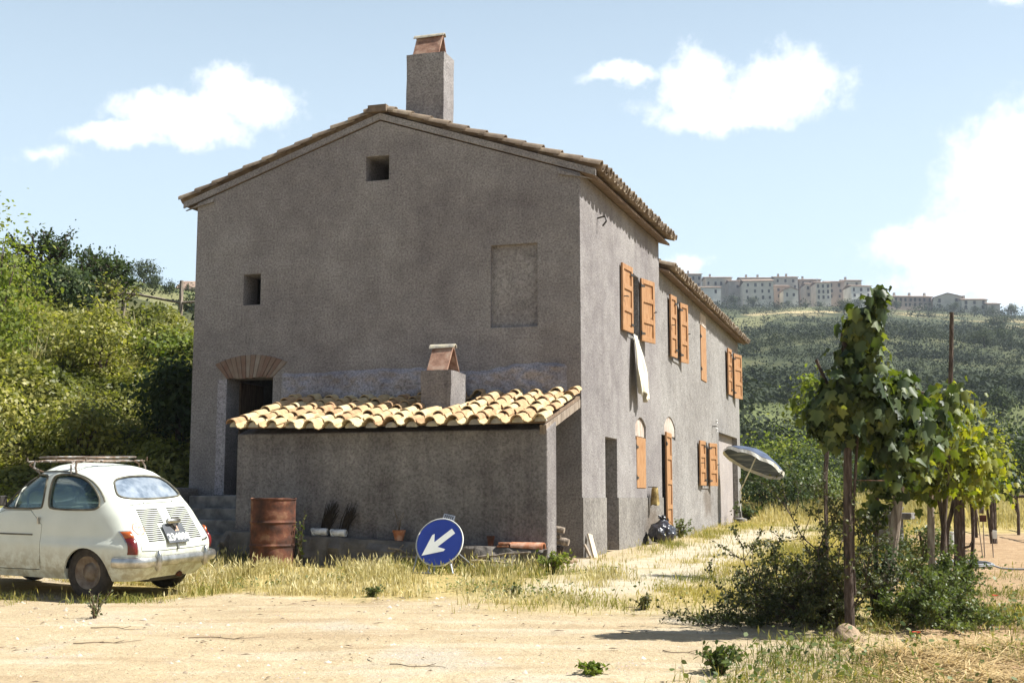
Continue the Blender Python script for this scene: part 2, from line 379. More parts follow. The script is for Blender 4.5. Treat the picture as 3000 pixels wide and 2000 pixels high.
GRN = (.035, .06, .013); OLV = (.10, .115, .03); YEL = (.22, .20, .055)
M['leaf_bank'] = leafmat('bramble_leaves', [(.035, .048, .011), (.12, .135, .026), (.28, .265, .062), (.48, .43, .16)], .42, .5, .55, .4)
M['leaf_dark'] = leafmat('dark_leaves', [(.016, .030, .010), (.04, .062, .018), (.085, .11, .035)], .28, .62, 1.1, .2)
M['leaf_lime'] = leafmat('lime_leaves', [(.07, .11, .018), (.16, .195, .035), (.26, .27, .06)], .4, .62, 1., .2)
M['leaf_vine'] = leafmat('vine_leaves', [(.014, .027, .009), (.036, .06, .019), (.09, .12, .04), (.21, .23, .06)], .34, .48, 2.2, .3, (1.9, 1.8, .35))
M['leaf_vine2'] = leafmat('vine_leaves_bright', [(.035, .055, .012), (.11, .135, .022), (.24, .25, .04), (.34, .33, .07)], .42, .48, 2.0, .3, (1.7, 1.7, .35))
M['leaf_gorse'] = leafmat('spiky_leaves', [(.025, .033, .010), (.06, .07, .02), (.14, .14, .045)], .2, .6, 1.5)
M['leaf_weed'] = leafmat('weed_leaves', [(.05, .08, .02), (.11, .14, .04), (.18, .19, .07)], .3, .5, 1.5)
M['leaf_hill'] = leafmat('hill_scrub', [(.017, .025, .019), (.032, .042, .024), (.065, .075, .032)], .15, .8, .05, .1, (1.2, 1.3, .6), .4)
M['dry'] = leafmat('dry_grass', [(.17, .17, .06), (.36, .325, .135), (.53, .47, .24), (.64, .585, .39)], .35, .7, .7, .15, (1.2, 1.1, .7), .6)
M['green_grass'] = leafmat('green_grass', [(.07, .10, .02), (.18, .19, .05), (.34, .30, .10), (.50, .41, .18)], .35, .65, .6, .15, (1.3, 1.3, .6), .5)
M['straw'] = leafmat('straw', [(.28, .20, .09), (.50, .37, .18), (.66, .54, .32)], .25, .75, 1.2, .15, (1.1, 1.05, .8))
M['twig'] = simple('dry_twig', [(.07, .05, .03), (.16, .11, .07)], 10, .9)
M['deadplant'] = simple('dead_stalks', [(.018, .014, .011), (.05, .038, .028)], 10, .95)

# ------------------------------------------------------------------ ground: one sheet to the horizon
def axis(lo, hi, far, st, g):
    a = list(np.arange(lo, hi + 1e-6, st)); s = st; x = a[0]; left = []
    while x > -far: s *= g; x -= s; left.append(x)
    s = st; x = a[-1]; right = []
    while x < far: s *= g; x += s; right.append(x)
    return np.array(left[::-1] + a + right)
gx = axis(-13, 12, 1500, .13, 1.05); gy = axis(-12, 14, 1500, .13, 1.05)
GX, GY = np.meshgrid(gx, gy); GZ = hgt(GX, GY)
nx, ny = len(gx), len(gy)
idx = np.arange(nx*ny).reshape(ny, nx)
quads = np.stack([idx[:-1, :-1], idx[:-1, 1:], idx[1:, 1:], idx[1:, :-1]], -1).reshape(-1, 4)
gm = npmesh('ground', np.stack([GX, GY, GZ], -1).reshape(-1, 3), quads); gm.shade_smooth()
def masks(x, y):
    """where dry grass, soil, path, and the car's verge lie (0..1)"""
    d, l = cf(x, y); n = fbm(x*.8, y*.8, 21); n2 = fbm(x*2.5, y*2.5, 31)
    front = -5.35 + .9*(n - .5) + .9*(n2-.5) - .10*np.clip(x, -9, 2)*0
    strip = sst(y, front - .5, front + .35)*sst(-y, 1.75, 1.95)*sst(x, -4.6, -3.9)*sst(-x, -1.5, -.7)
    px = 1.15 + .10*np.clip(y + 3, -3, 3) + .035*np.clip(y, 0, 30)
    path = np.exp(-((x - px)/(.80))**2)*sst(y, -5.6, -3.6)*sst(-y, -16, -6)
    path = np.clip(path*1.5, 0, 1)*sst(n2 + n, .50, .9)
    field = sst(y, -6.2 + .5*(n-.5)*4, -4.6 + .5*(n-.5)*4)*sst(x, .15, .9)*sst(-x - .12*np.clip(y, -8, 12)*0, -4.9, -4.2)
    field = np.where(y > 6, sst(x, .1, .8)*sst(-x, -14, -11), field)
    field = np.where(y > 13, 1., field)
    soil = sst(x, 3.9 + .5*(n-.5)*2, 4.6 + .5*(n-.5)*2)*sst(y, -9.5, -7.8)*sst(-y, -12, -8)
    soil = np.maximum(soil, sst(x - .35*(y+9), 4.3, 5.2)*sst(-y, 6.5, 7.5)*sst(y, -12, -10.5)*.9)
    bank = sst(-x, 6.6, 7.6)*sst(d, 15.6, 17.2)
    verge = sst(y, -6.6, -5.6)*sst(-y, 3.0, 4.2)*sst(-x, 2.2, 3.2)*sst(n2, .42, .62)
    return strip, path, field, soil, bank, verge
strip, path, field, soil, bank, verge = masks(GX, GY)
D_, L_ = cf(GX, GY)
hill = sst(D_, 42, 60)
for nm, arr in (('grassy', np.clip(strip + field*(1-soil*.8)*(1-path*.8) + verge*.5, 0, 1)), ('soil', soil), ('path', path), ('bank', np.clip(bank, 0, 1)), ('hill', hill)):
    a_ = gm.attributes.new(nm, 'FLOAT', 'POINT'); a_.data.foreach_set('value', arr.astype(np.float32).ravel())
m, t, bs, out = material('ground_cover')
P = t.new('ShaderNodeNewGeometry').outputs['Position']
att = lambda n_: t.new('ShaderNodeAttribute', attribute_name=n_).outputs['Fac']
n1 = t.noise(P, .45, 5, .6); n2 = t.noise(P, 3.5, 6, .65); n3 = t.noise(P, 40, 4, .7); n4 = t.noise(P, 11, 5, .7)
sand = t.ramp(t.math('ADD', t.math('MULTIPLY', n1, .5), t.math('MULTIPLY', n2, .5)), [(.32, (.33, .26, .175)), (.5, (.41, .33, .215)), (.66, (.47, .395, .28))])
sand = t.mix(t.step(n1, .54, .66), sand, (.40, .355, .285))
sand = t.mix(t.math('MULTIPLY', t.step(n4, .56, .70), .6), sand, (.31, .205, .10))
vor = t.new('ShaderNodeTexVoronoi', {'Vector': P, 'Scale': 26.}); 
peb = t.step(vor.outputs['Distance'], .22, .12)
sand = t.mix(t.math('MULTIPLY', peb, t.math('MULTIPLY', t.step(t.noise(P, 2.2, 3), .48, .6), .75)), sand, t.mix(.5, vor.outputs['Color'], (.62, .56, .46)))
rt_ = t.vec('MULTIPLY', t.new('ShaderNodeVectorRotate', {'Vector': P, 'Angle': -TH}, rotation_type='Z_AXIS').outputs[0], (.35, 2.2, 1))
sand = t.mix(t.math('MULTIPLY', t.step(t.noise(rt_, 1.0, 5, .6), .50, .66), .55), sand, (.30, .22, .135))
sand = t.mix(t.math('MULTIPLY', t.step(t.noise(rt_, 1.3, 5, .6), .48, .34), .5), sand, (.50, .44, .34))
sand = t.mix(1, sand, t.ramp(n3, [(.3, (.80, .78, .74)), (.7, (1.08, 1.07, 1.05))]), 'MULTIPLY')
gr = t.ramp(t.math('ADD', t.math('MULTIPLY', n4, .6), t.math('MULTIPLY', n2, .4)), [(.3, (.16, .135, .045)), (.5, (.36, .28, .11)), (.68, (.52, .40, .20))])
so_ = t.ramp(t.math('ADD', t.math('MULTIPLY', n4, .5), t.math('MULTIPLY', n2, .5)), [(.3, (.20, .13, .075)), (.5, (.33, .225, .13)), (.7, (.43, .32, .20))])
pa = t.ramp(n2, [(.3, (.37, .315, .22)), (.7, (.48, .425, .33))])
bk = t.ramp(n4, [(.3, (.05, .055, .02)), (.7, (.14, .12, .05))])
c = t.mix(att('grassy'), sand, gr); c = t.mix(att('soil'), c, so_); c = t.mix(t.math('MULTIPLY', att('path'), .9), c, pa); c = t.mix(att('bank'), c, bk)
# hill: terraces of meadow, scrub and pale fields
hp = t.vec('MULTIPLY', P, (1, 1, 3.))
h1 = t.noise(hp, .014, 6, .6); h2 = t.noise(P, .10, 6, .65); h3 = t.noise(t.vec('MULTIPLY', P, (.02, .02, .9)), 1., 4, .6); h5 = t.noise(P, .9, 5, .7)
hc = t.ramp(t.math('ADD', t.math('MULTIPLY', h1, .45), t.math('MULTIPLY', h2, .55)), [(.34, (.028, .038, .026)), (.5, (.058, .068, .034)), (.62, (.115, .115, .055)), (.72, (.22, .185, .105))])
hc = t.mix(t.math('MULTIPLY', t.step(h3, .55, .68), .6), hc, (.055, .07, .033))
hc = t.mix(1, hc, t.ramp(h5, [(.3, (.7, .7, .7)), (.7, (1.2, 1.2, 1.15))]), 'MULTIPLY')
SP = t.new('ShaderNodeSeparateXYZ', {0: P})
dist = t.math('ADD', t.math('MULTIPLY', SP.outputs[0], -math.sin(TH)), t.math('MULTIPLY', SP.outputs[1], math.cos(TH)))
dd = t.math('ADD', dist, t.math('MULTIPLY', t.math('SUBTRACT', t.noise(P, .02, 4), .5), 90))
band = t.math('MULTIPLY', t.step(dd, 335, 352), t.step(dd, 430, 405))
hc = t.mix(t.math('MULTIPLY', band, t.step(t.math('ADD', t.noise(P, .028, 3), t.math('MULTIPLY', SP.outputs[0], .0007)), .52, .61)), hc, (.36, .29, .155))
band2 = t.math('MULTIPLY', t.step(dd, 70, 90), t.step(dd, 150, 110))
pf = t.noise(t.vec('MULTIPLY', P, (.022, .009, .01)), 1., 3, .5)
hc = t.mix(t.math('MULTIPLY', t.step(pf, .56, .62), .75), hc, (.19, .185, .085))
hc = t.mix(t.math('MULTIPLY', band2, .6), hc, (.12, .14, .05))
c = t.mix(att('hill'), c, hc)
t.set(bs.inputs['Base Color'], c); t.set(bs.inputs['Roughness'], .97); t.set(bs.inputs['Specular IOR Level'], .1)
hh = t.math('ADD', t.math('MULTIPLY', n3, .35), t.math('ADD', t.math('MULTIPLY', peb, .3), t.math('MULTIPLY', n4, 1.4)))
b = t.new('ShaderNodeBump', {'Strength': .7, 'Distance': .03, 'Height': hh}); t.l.new(b.outputs[0], bs.inputs['Normal'])
M['ground'] = m
tag(obj('ground', gm, m), kind='structure')
#@@HOUSE
#@@CAR
#@@THINGS
#@@PLANTS
#@@FAR
# ------------------------------------------------------------------ the farmhouse
farm = empty('farmhouse', (0, 0, 0), 0, 'grey stuccoed two-storey farmhouse with orange shutters and a tall roof chimney', 'farmhouse')
EW, RZ_, RX_ = 5.47, 6.53, -3.13
def gable(x0, x1, y0, y1, z0, ze, zr, rise=0.):
    xr = (x0 + x1)/2; mb = MB()
    poly = [(x0, z0), (x1, z0), (x1, ze), (xr, zr), (x0, ze)]
    return mb.prism(poly, lambda p, q: (p, y0, q), lambda p, q: (p, y1, q + (rise if q > 1 else 0)))
RISE = .16
wall = obj('wall', gable(-6.27, 0, 0, 6.0, -.7, EW, RZ_, RISE).mesh('wall'), M['stucco'], farm)
cutbox(wall, (-5.82, .45, .05), (-.42, 5.6, 5.25))
for lo, hi in (((-3.36, -.1, 5.60), (-2.98, 1.1, 5.98)), ((-5.41, -.1, 3.79), (-5.11, 1, 4.27)), ((-1.35, -.1, 3.27), (-.64, .075, 4.48)),
               ((-5.65, -.1, .87), (-4.86, 1.2, 2.66)),
               ((-.7, 1.43, 0.02), (.1, 2.25, 1.74)), ((-1, 3.10, 3.52), (.1, 4.08, 4.62)), ((-.1, 3.72, .98), (.1, 4.50, 1.86))):
    cutbox(wall, lo, hi)
def archpoly(y0, y1, z0, zs, rise, n=10):
    p = [(y0, z0), (y1, z0)]
    for k in range(n + 1):
        u = k/n; p.append((y1 + (y0 - y1)*u, zs + rise*(1 - (2*u - 1)**2)))
    return p
def cutarch(o, y0, y1, z0, zs, rise, dep):
    boolean(o, obj('cut', MB().prism(archpoly(y0, y1, z0, zs, rise), lambda p, q: (.1, p, q), lambda p, q: (-dep, p, q)).mesh('cut')))
cutarch(wall, 3.66, 4.56, 1.80, 2.05, .14, .06)
b_ = wall.modifiers.new('bevel', 'BEVEL'); b_.width = .022; b_.segments = 2; b_.limit_method = 'ANGLE'; b_.angle_limit = R(60)
shade(wall, 20)
wing = obj('wing_wall', gable(-6.2, -.012, 6.002, 17.7, -.7, 5.10, 6.12).mesh('wing'), M['stucco_wing'], farm)
cutbox(wing, (-5.75, 6.45, .15), (-.42, 17.3, 4.95))
for lo, hi in (((-1, 7.32, 3.56), (.1, 8.02, 4.80)), ((-.09, 10.95, 3.46), (.1, 11.75, 4.72)), ((-1, 15.55, 3.46), (.1, 16.35, 4.66)),
               ((-1, 6.05, .16), (.1, 7.0, 2.0)), ((-1, 10.75, 1.08), (.1, 11.65, 2.08)), ((-.17, 13.6, .05), (.1, 17.1, 2.42))):
    cutbox(wing, lo, hi)
cutarch(wing, 6.35, 7.55, 1.95, 2.18, .20, .05)
b_ = wing.modifiers.new('bevel', 'BEVEL'); b_.width = .018; b_.segments = 2; b_.limit_method = 'ANGLE'; b_.angle_limit = R(60)
shade(wing, 20)
MB().box((-.1705, 13.55, .0), (-.15, 17.15, 2.45)).build('garage_panel', M['pinkwall'], farm)
# pale brick fill under the two low arches and above a shuttered window upstairs
for (y0, y1, z0, zs, rise, x) in ((3.67, 4.55, 1.87, 2.04, .14, -.035), (6.36, 7.54, 2.01, 2.17, .20, -.03)):
    MB().prism(archpoly(y0, y1, z0, zs, rise), lambda p, q: (x, p, q), lambda p, q: (x - .05, p, q)).build('arch_infill', M['palebrick'], farm)
MB().box((-.06, 10.95, 4.725), (.006, 11.75, 5.0)).build('lintel', M['palebrick'], farm)
# rough plinth render along the sunlit side
mb = MB()
for y0, y1 in ((0, 1.43), (2.25, 6.05)):
    mb.box((-.004, y0 + .002, -.6), (.016, y1 - .002, .83 + .03*(y0 > 5)))
mb.build('plinth', M['stucco_low'], farm)
# strip of old rough render above the lean-to
nxx, nzz = 170, 30
X = np.linspace(-4.75, -.15, nxx); Z = np.linspace(2.15, 2.86, nzz)
XX, ZZ = np.meshgrid(X, Z)
top = 2.62 + .22*fbm(XX*1.2, XX*0 + 3, 41); edge = sst(top - ZZ, 0, .09)*sst(XX, -4.75, -4.6)*sst(-XX, .15, .35)
dep = (.12*(fbm(XX*8, ZZ*10, 42, 4)**1.4) + .03*fbm(XX*26, ZZ*30, 43, 2))*edge - .02*(1 - edge) + .004
ii = np.arange(nxx*nzz).reshape(nzz, nxx)
me = npmesh('rr', np.stack([XX, -dep, ZZ], -1).reshape(-1, 3), np.stack([ii[:-1, :-1], ii[:-1, 1:], ii[1:, 1:], ii[1:, :-1]], -1).reshape(-1, 4)); me.shade_smooth()
M['rough'] = stucco('old_render', (.20, .188, .205), (.32, .305, .325), (.42, .40, .41), .1, .6)
obj('rough_render', me, M['rough'], farm)
# side door: brick flat arch, smooth jamb band, steps
mb = MB(); n = 14
for k in range(n):
    u0, u1 = k/n, (k + .93)/n
    xa, xb = -5.65 + .79*u0, -5.65 + .79*u1
    ta, tb = -5.86 + 1.25*u0, -5.86 + 1.25*u1
    za, zb = 2.88 + .13*(1 - (2*u0-1)**2), 2.88 + .13*(1 - (2*u1-1)**2); j = random.uniform(-.012, .012)
    mb.prism([(xa, 2.655 + j), (xb, 2.655 + j), (tb, zb), (ta, za)], lambda p, q: (p, -.016 - abs(j)*.5, q), lambda p, q: (p, .06, q), a=random.random())
mb.build('brick_arch', M['brick'], farm, bevel=.004)
MB().box((-5.81, -.008, .87), (-5.652, .1, 2.64)).build('door_jamb', M['rough'], farm)
MB().box((-5.66, .38, .86), (-5.62, 1.1, 2.62)).build('door_leaf', M['darkwood'], farm)
mb = MB()
for k, (z, y) in enumerate(((.86, -.02), (.68, -.34), (.52, -.66), (.33, -.98))):
    mb.box((-6.05 + .02*k, y - .32, -.5), (-4.44, y - .002*k, z - .004*k))
mb.build('doorstep', M['concrete'], farm, bevel=.02)
mb = MB().box((-6.42, -.9, -.4), (-6.06, -.01, .98)); o = mb.build('stair_wall', M['stucco_low'], farm, bevel=.06)

# roofs
def tile(mb, p, e1, e2, n, r0, r1, L, inv=False, seg=6, th=.014, a=0.):
    vs = []
    for (s, r) in ((0, r0), (L, r1)):
        for rr in (r, r - th):
            for k in range(seg + 1):
                g = math.pi*k/seg; c, s_ = math.cos(g), math.sin(g)
                vs.append(p + e2*s + e1*(rr*c) + n*((rr*s_*.9) if not inv else (r*.9 - rr*s_*.9)))
    m = seg + 1; fs = []
    for k in range(seg):
        fs += [(k, k+1, 2*m+k+1, 2*m+k), (m+k+1, m+k, 3*m+k, 3*m+k+1), (k+1, k, m+k, m+k+1), (2*m+k, 2*m+k+1, 3*m+k+1, 3*m+k)]
    fs += [(0, 2*m, 3*m, m), (seg, m+seg, 3*m+seg, 2*m+seg)]
    mb.add(vs, fs, a)
def roof(o0, e1, e2, len1, len2, pitch, expo, r, jit=.012, sag=0., tone=(0, 1), skip=None, seg=6, lift=0.):
    mb = MB(); e1, e2 = Vector(e1).normalized(), Vector(e2).normalized(); n = e1.cross(e2).normalized()
    if n.z < 0: n = -n
    o0 = Vector(o0); cols = int(len1/pitch); rows = int(math.ceil(len2/expo)); L = expo*1.32
    for c in range(cols + 1):
        u = c*pitch
        wob = random.uniform(-.02, .02)
        for rw in range(rows):
            s = rw*expo
            LL = min(L, len2 - s + .05)
            if LL < .08: continue
            for cover in (False, True):
                uu = u + (pitch/2 if not cover else 0)
                if not cover and c == cols: continue
                if skip and skip(uu, s): continue
                sg = sag*math.sin(math.pi*min(max(uu/len1, 0), 1))*(.6 + .4*math.sin(uu*1.7))
                p = o0 + e1*(uu + wob*.5*cover + random.uniform(-jit, jit)) + e2*(s + random.uniform(-jit, jit)*1.6) + n*(lift + (.062 if cover else .008) + rw*.002 + random.uniform(0, jit)) - Vector((0, 0, sg))
                q = e2 - n*random.uniform(.035, .075) + e1*random.uniform(-.03, .03); p = p + n*.018
                a = tone[0] + (tone[1]-tone[0])*random.random()
                tile(mb, p, e1, q.normalized(), n, r if cover else r*1.02, r*.8 if cover else r*1.1, LL, not cover, seg if cover else 4, a=a)
    return mb
sl_ = Vector((-3.13, 0, RZ_ - EW)); slu = sl_.normalized(); sll = sl_.length
sr_ = Vector((3.13, 0, RZ_ - EW)).normalized()
OH = .29
# right and left slopes of the front block
def slope_pt(x): return EW + (RZ_ - EW)*(1 - abs(x - RX_)/3.13)
rf = roof(Vector((OH, .03, slope_pt(OH) + .085)), (0, 1, RISE/6), slu, 6.14, sll + OH + .05, .235, .31, .098)
rt = rf.build('roof', M['tile_dark'], farm, True)
lf = roof(Vector((-6.27 - OH, .03, slope_pt(-6.27-OH) + .085)), (0, 1, RISE/6), sr_, 6.14, sll + OH + .05, .235, .31, .098)
lf.build('roof', M['tile_dark'], farm, True)
mb = MB()
for k in range(15):
    tile(mb, Vector((RX_, .05 + k*.42, RZ_ + .15 + RISE/6*k*.42)), Vector((1, 0, 0)), Vector((0, 1, .045)).normalized(), Vector((0, 0, 1)), .13, .105, .5, a=random.random())
mb.box((-3.30, -.10, RZ_ + .12), (-3.0, .06, RZ_ + .225))
mb.build('ridge', M['tile_dark'], farm, True)
# boards and plaster under the eaves and along the gable edge
def slab(x0, x1, y0, y1, t0, t1, zf, rise=0.):
    return MB().prism([(x0, zf(x0) + t0), (x1, zf(x1) + t0), (x1, zf(x1) + t1), (x0, zf(x0) + t1)], lambda p, q: (p, y0, q), lambda p, q: (p, y1, q + rise))
slab(RX_, OH - .10, -.002, 6.12, .012, .055, slope_pt, RISE).build('eave_boards', M['rafter'], farm)
slab(-6.27 - OH + .10, RX_ - .001, -.002, 6.12, .012, .055, slope_pt, RISE).build('eave_boards', M['rafter'], farm)
mb = MB()
for x0, x1 in ((-6.27 - OH + .05, RX_), (RX_, OH - .05)):
    mb.prism([(x0, slope_pt(x0) + .015), (x1, slope_pt(x1) + .015), (x1, slope_pt(x1) + .112), (x0, slope_pt(x0) + .112)], lambda p, q: (p, -.032, q), lambda p, q: (p, -.003, q))
mb.build('gable_trim', M['stucco'], farm)
for sx in (0, 1):
    mb = MB(); f = (lambda p: -6.27 - p) if sx == 0 else (lambda p: p)
    mb.prism([(f(-.30), EW - .01), (f(.02), EW - .075), (f(OH - .1), slope_pt(OH - .1) - .052), (f(-.32), slope_pt(-.32) - .052)], lambda p, q: (p, -.05, q), lambda p, q: (p, -.004, q))
    mb.build('cornice', M['stucco'], farm)
# wing roof
def wz(x): return 5.10 + 1.02*(1 - abs(x + 3.106)/3.094)
wu = Vector((-3.094, 0, 1.02)).normalized(); wu2 = Vector((3.094, 0, 1.02)).normalized(); wl = math.hypot(3.094, 1.02)
roof(Vector((OH - .03, 6.12, wz(OH) + .08)), (0, 1, -.004), wu, 11.75, wl + OH, .235, .31, .098).build('wing_roof', M['tile_dark'], farm, True)
roof(Vector((-6.2 - OH, 6.1, wz(-6.2-OH) + .09)), (0, 1, 0), wu2, 11.7, wl + OH, .235, .62, .098, seg=4).build('wing_roof', M['tile_dark'], farm, True)
slab(-3.106, OH - .10, 6.02, 17.75, .012, .055, wz).build('eave_boards', M['rafter'], farm)
slab(-6.2 - OH, -3.107, 6.02, 17.85, .012, .08, wz).build('eave_boards', M['rafter'], farm)

M['captile'] = simple('cap_tile', [(.16, .085, .06), (.28, .16, .11), (.38, .27, .2)], 9, .9, .4)
# tall roof chimney with an A-shaped tile cap
def cap(x0, x1, y0, y1, z, h, parent):
    mb = MB(); ym = (y0 + y1)/2
    for s, yy in ((1, y0), (-1, y1)):
        d = Vector((0, ym - yy, h)); nn = Vector((0, -d.z, d.y)).normalized()*(.022 if s == 1 else -.022)
        b = [Vector((x0, yy, z)), Vector((x1, yy, z)), Vector((x1, ym, z + h)), Vector((x0, ym, z + h))]
        mb.add([p for p in b] + [p + nn for p in b], [(0,1,2,3), (7,6,5,4), (0,4,5,1), (1,5,6,2), (2,6,7,3), (3,7,4,0)], random.random())
    o = mb.build('chimney_cap', M['captile'], parent, bevel=.006)
    mb = MB(); tile(mb, Vector((x0 - .035, ym, z + h - .02)), Vector((0, 1, 0)), Vector((1, 0, .03)).normalized(), Vector((0, 0, 1)), .075, .06, x1 - x0 + .06, a=.9)
    mb.build('ridge_tile', M['mortar'], parent, True)
def rough_block(lo, hi, seed, amp=.012, flare=0.):
    bm = bmesh.new(); bmesh.ops.create_cube(bm, size=1)
    bmesh.ops.subdivide_edges(bm, edges=bm.edges[:], cuts=11, use_grid_fill=True)
    lo, hi = Vector(lo), Vector(hi)
    for v in bm.verts:
        p = Vector([lo[i] + (v.co[i] + .5)*(hi[i] - lo[i]) for i in range(3)])
        c = (lo + hi)/2; f = 1 + flare*max(0, .35 - (v.co.z + .5))/.35
        p.x = c.x + (p.x - c.x)*f; p.y = c.y + (p.y - c.y)*f
        p += mnoise.noise_vector(p*2.3 + Vector((seed, 0, 0)))*amp + mnoise.noise_vector(p*11)*amp*.5
        v.co = p
    me = bpy.data.meshes.new('block'); bm.to_mesh(me); bm.free(); me.shade_smooth(); return me
ch = obj('chimney', rough_block((-2.86, .36, 6.1), (-2.235, .80, 7.66), 3, .014), M['stucco'], farm); shade(ch, 50)
cap(-2.77, -2.33, .40, .74, 7.65, .34, ch)

# lean-to on the shaded side
lw = obj('lean_to_wall', gable(0, 0, 0, 0, 0, 0, 0).mesh('x'), None, farm); bpy.data.objects.remove(lw)
mb = MB()
pr = [(-1.75, -.5), (-1.32, -.5), (-1.32, 1.82), (-1.75, 1.69)]
mb.prism(pr, lambda p, q: (-4.43, p, q), lambda p, q: (-.002, p, q))
pl = [(-1.319, -.5), (-.003, -.5), (-.003, 2.22), (-1.319, 1.82)]
mb.prism(pl, lambda p, q: (-4.43, p, q), lambda p, q: (-4.10, p, q))
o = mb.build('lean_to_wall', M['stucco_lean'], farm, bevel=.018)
e2 = Vector((0, 1.98, .515)).normalized()
LX0, LX1 = -4.46, .08
def skip(u, s):
    x, y = LX0 + u, -1.99 + s*e2.y
    return -2.14 < x < -1.56 and -1.15 < y < -.3
lr = roof(Vector((LX0 + .1, -1.99, 1.725)), (1, 0, 0), e2, LX1 - LX0 - .2, 2.02, .288, .305, .080, .02, .05, skip=skip)
lr.build('lean_to_roof', M['tile'], farm, True)
mb = MB()
for k in range(18):
    x = LX0 + .1 + k*.288
    if x > LX1: break
    p = Vector((x + random.uniform(-.01, .01), -1.96, 1.785 - .05*math.sin(math.pi*min(1, (x - LX0)/4.6))))
    vs = [p + Vector((.078*math.cos(math.pi*j/8), 0, .07*math.sin(math.pi*j/8))) for j in range(9)]
    MB().add(vs + [v + Vector((0, .05, .01)) for v in vs], [tuple(range(9)), tuple(reversed(range(9, 18)))] + [(j, j+9, j+10, j+1) for j in range(8)]).build('eave_mortar', M['mortar'], farm)
mb = MB(); z0 = 1.70
mb.prism([(-1.77, z0 + .065), (-.01, z0 + .50), (-.01, z0 + .545), (-1.77, z0 + .105)], lambda p, q: (LX0 + .1, p, q), lambda p, q: (LX1 - .1, p, q))
mb.build('lean_to_boards', M['rafter'], farm)
MB().prism([(-1.76, 1.63), (-.005, 2.085), (-.005, 2.195), (-1.76, 1.745)], lambda p, q: (-.10, p, q), lambda p, q: (-.015, p, q)).build('lean_to_beam', M['greywood'], farm)
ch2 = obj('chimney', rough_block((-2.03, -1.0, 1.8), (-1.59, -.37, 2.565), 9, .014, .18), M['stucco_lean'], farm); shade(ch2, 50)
cap(-1.97, -1.66, -.93, -.45, 2.56, .36, ch2)
# stone footing that the lean-to stands on
prof = [(-1.755, 1.), (-1.85, 1.), (-1.93, 1.0), (-1.985, .99), (-2.01, .93), (-2.02, .8), (-2.025, .6), (-2.03, .4), (-2.04, .2), (-2.05, .0)]
nxs = 150; vs = []
for i in range(nxs + 1):
    x = -4.44 + 4.45*i/nxs; zt = .392 - .20*(x + 4.42)/4.42
    for k, (y, f) in enumerate(prof):
        p = Vector((x, y, -.35 + (zt + .35)*f)); c = mnoise.cell(Vector((x*3.4 + .8*math.floor(p.z*5.5), math.floor(p.z*5.5), 3)))
        j = mnoise.noise(p*6)*.035 + mnoise.noise(p*15)*.02 + (c - .5)*.08*(f < .9)
        gap = min(abs((p.z*5.5) % 1 - .5), .5)*2
        vs.append(p + Vector((0, j - .012*(gap > .86)*(f < .9), mnoise.noise(p*5 + Vector((9, 0, 0)))*.014)))
m_ = len(prof); ii = np.arange((nxs+1)*m_).reshape(nxs+1, m_)
me = npmesh('footing', vs, np.stack([ii[:-1, :-1], ii[:-1, 1:], ii[1:, 1:], ii[1:, :-1]], -1).reshape(-1, 4))
o = obj('stone_footing', me, M['stone'], farm); shade(o, 40)

# joinery
def shutter_mesh(wd, h, dr, panels=3, flat=False):
    """hinge at the origin, leaf runs along +y*dr; inner face looks to +x"""
    mb = MB(); t0, t1 = 0., .036; st, rl = .075, .085
    def bx(y0, y1, z0, z1, x0, x1):
        ya, yb = sorted((y0*dr, y1*dr)); mb.box((x0, ya, z0), (x1, yb, z1))
    if flat:
        nb = 3
        for k in range(nb): bx(wd*k/nb + .002, wd*(k+1)/nb - .002, 0, h, t0, t1)
    else:
        bx(0, st, 0, h, t0, t1); bx(wd - st, wd, 0, h, t0, t1)
        zs = [0] + [h*(k+1)/panels - rl/2 for k in range(panels-1)] + [h - rl]
        for z in zs: bx(st, wd - st, z, z + rl, t0, t1 - .001)
        for a, b in zip(zs[:-1], zs[1:]): bx(st, wd - st, a + rl, b, t0 + .004, t1 - .022)
    return mb
def hinges(wd, h, dr, parent, zs=(.18, .82)):
    for z in zs:
        mb = MB(); ya, yb = sorted((-.03*dr, .12*dr)); mb.box((.036, ya, h*z - .018), (.044, yb, h*z + .018)); mb.tube([(.035, -.02*dr, h*z - .04), (.035, -.02*dr, h*z + .04)], .013, 6)
        mb.build('hinge', M['iron'], parent)
def leaf(y, z, wd, h, dr, tilt, x=.02, panels=3, flat=False, name='shutter', catch=True):
    mb = shutter_mesh(wd, h, dr, panels, flat)
    o = mb.build(name, M['orangewood'], farm, bevel=.004)
    o.location = (x, y, z); o.rotation_euler = (0, 0, -R(tilt)*dr)
    hinges(wd, h, dr, o, (.12, .88) if not flat else (.2, .8))
    if catch and not flat:
        MB().tube([(.036, wd*dr*.93, h*.5), (.09, wd*dr*.9, h*.5), (.10, wd*dr*.8, h*.5)], .009, 6).build('catch', M['iron'], o)
    return o
def window(y0, y1, z0, z1, x=-.26, pane=True, open_=False):
    mb = MB(); f = .055
    for (a, b, c, d) in ((y0, y1, z0, z0+f), (y0, y1, z1-f, z1), (y0, y0+f, z0+f, z1-f), (y1-f, y1, z0+f, z1-f), ((y0+y1)/2-f*.6, (y0+y1)/2+f*.6, z0+f, z1-f)):
        mb.box((x - .05, a + .001, c + .001), (x, b - .001, d - .001))
    o = mb.build('window', M['darkwood'], farm)
    if pane: MB().box((x - .03, y0 + f, z0 + f), (x - .024, y1 - f, z1 - f)).build('pane', M['glass'], o)
    return o
leaf(3.10, 3.52, .54, 1.10, -1, -6, .075); leaf(4.08, 3.52, .54, 1.10, 1, 14); window(3.10, 4.08, 3.52, 4.62)
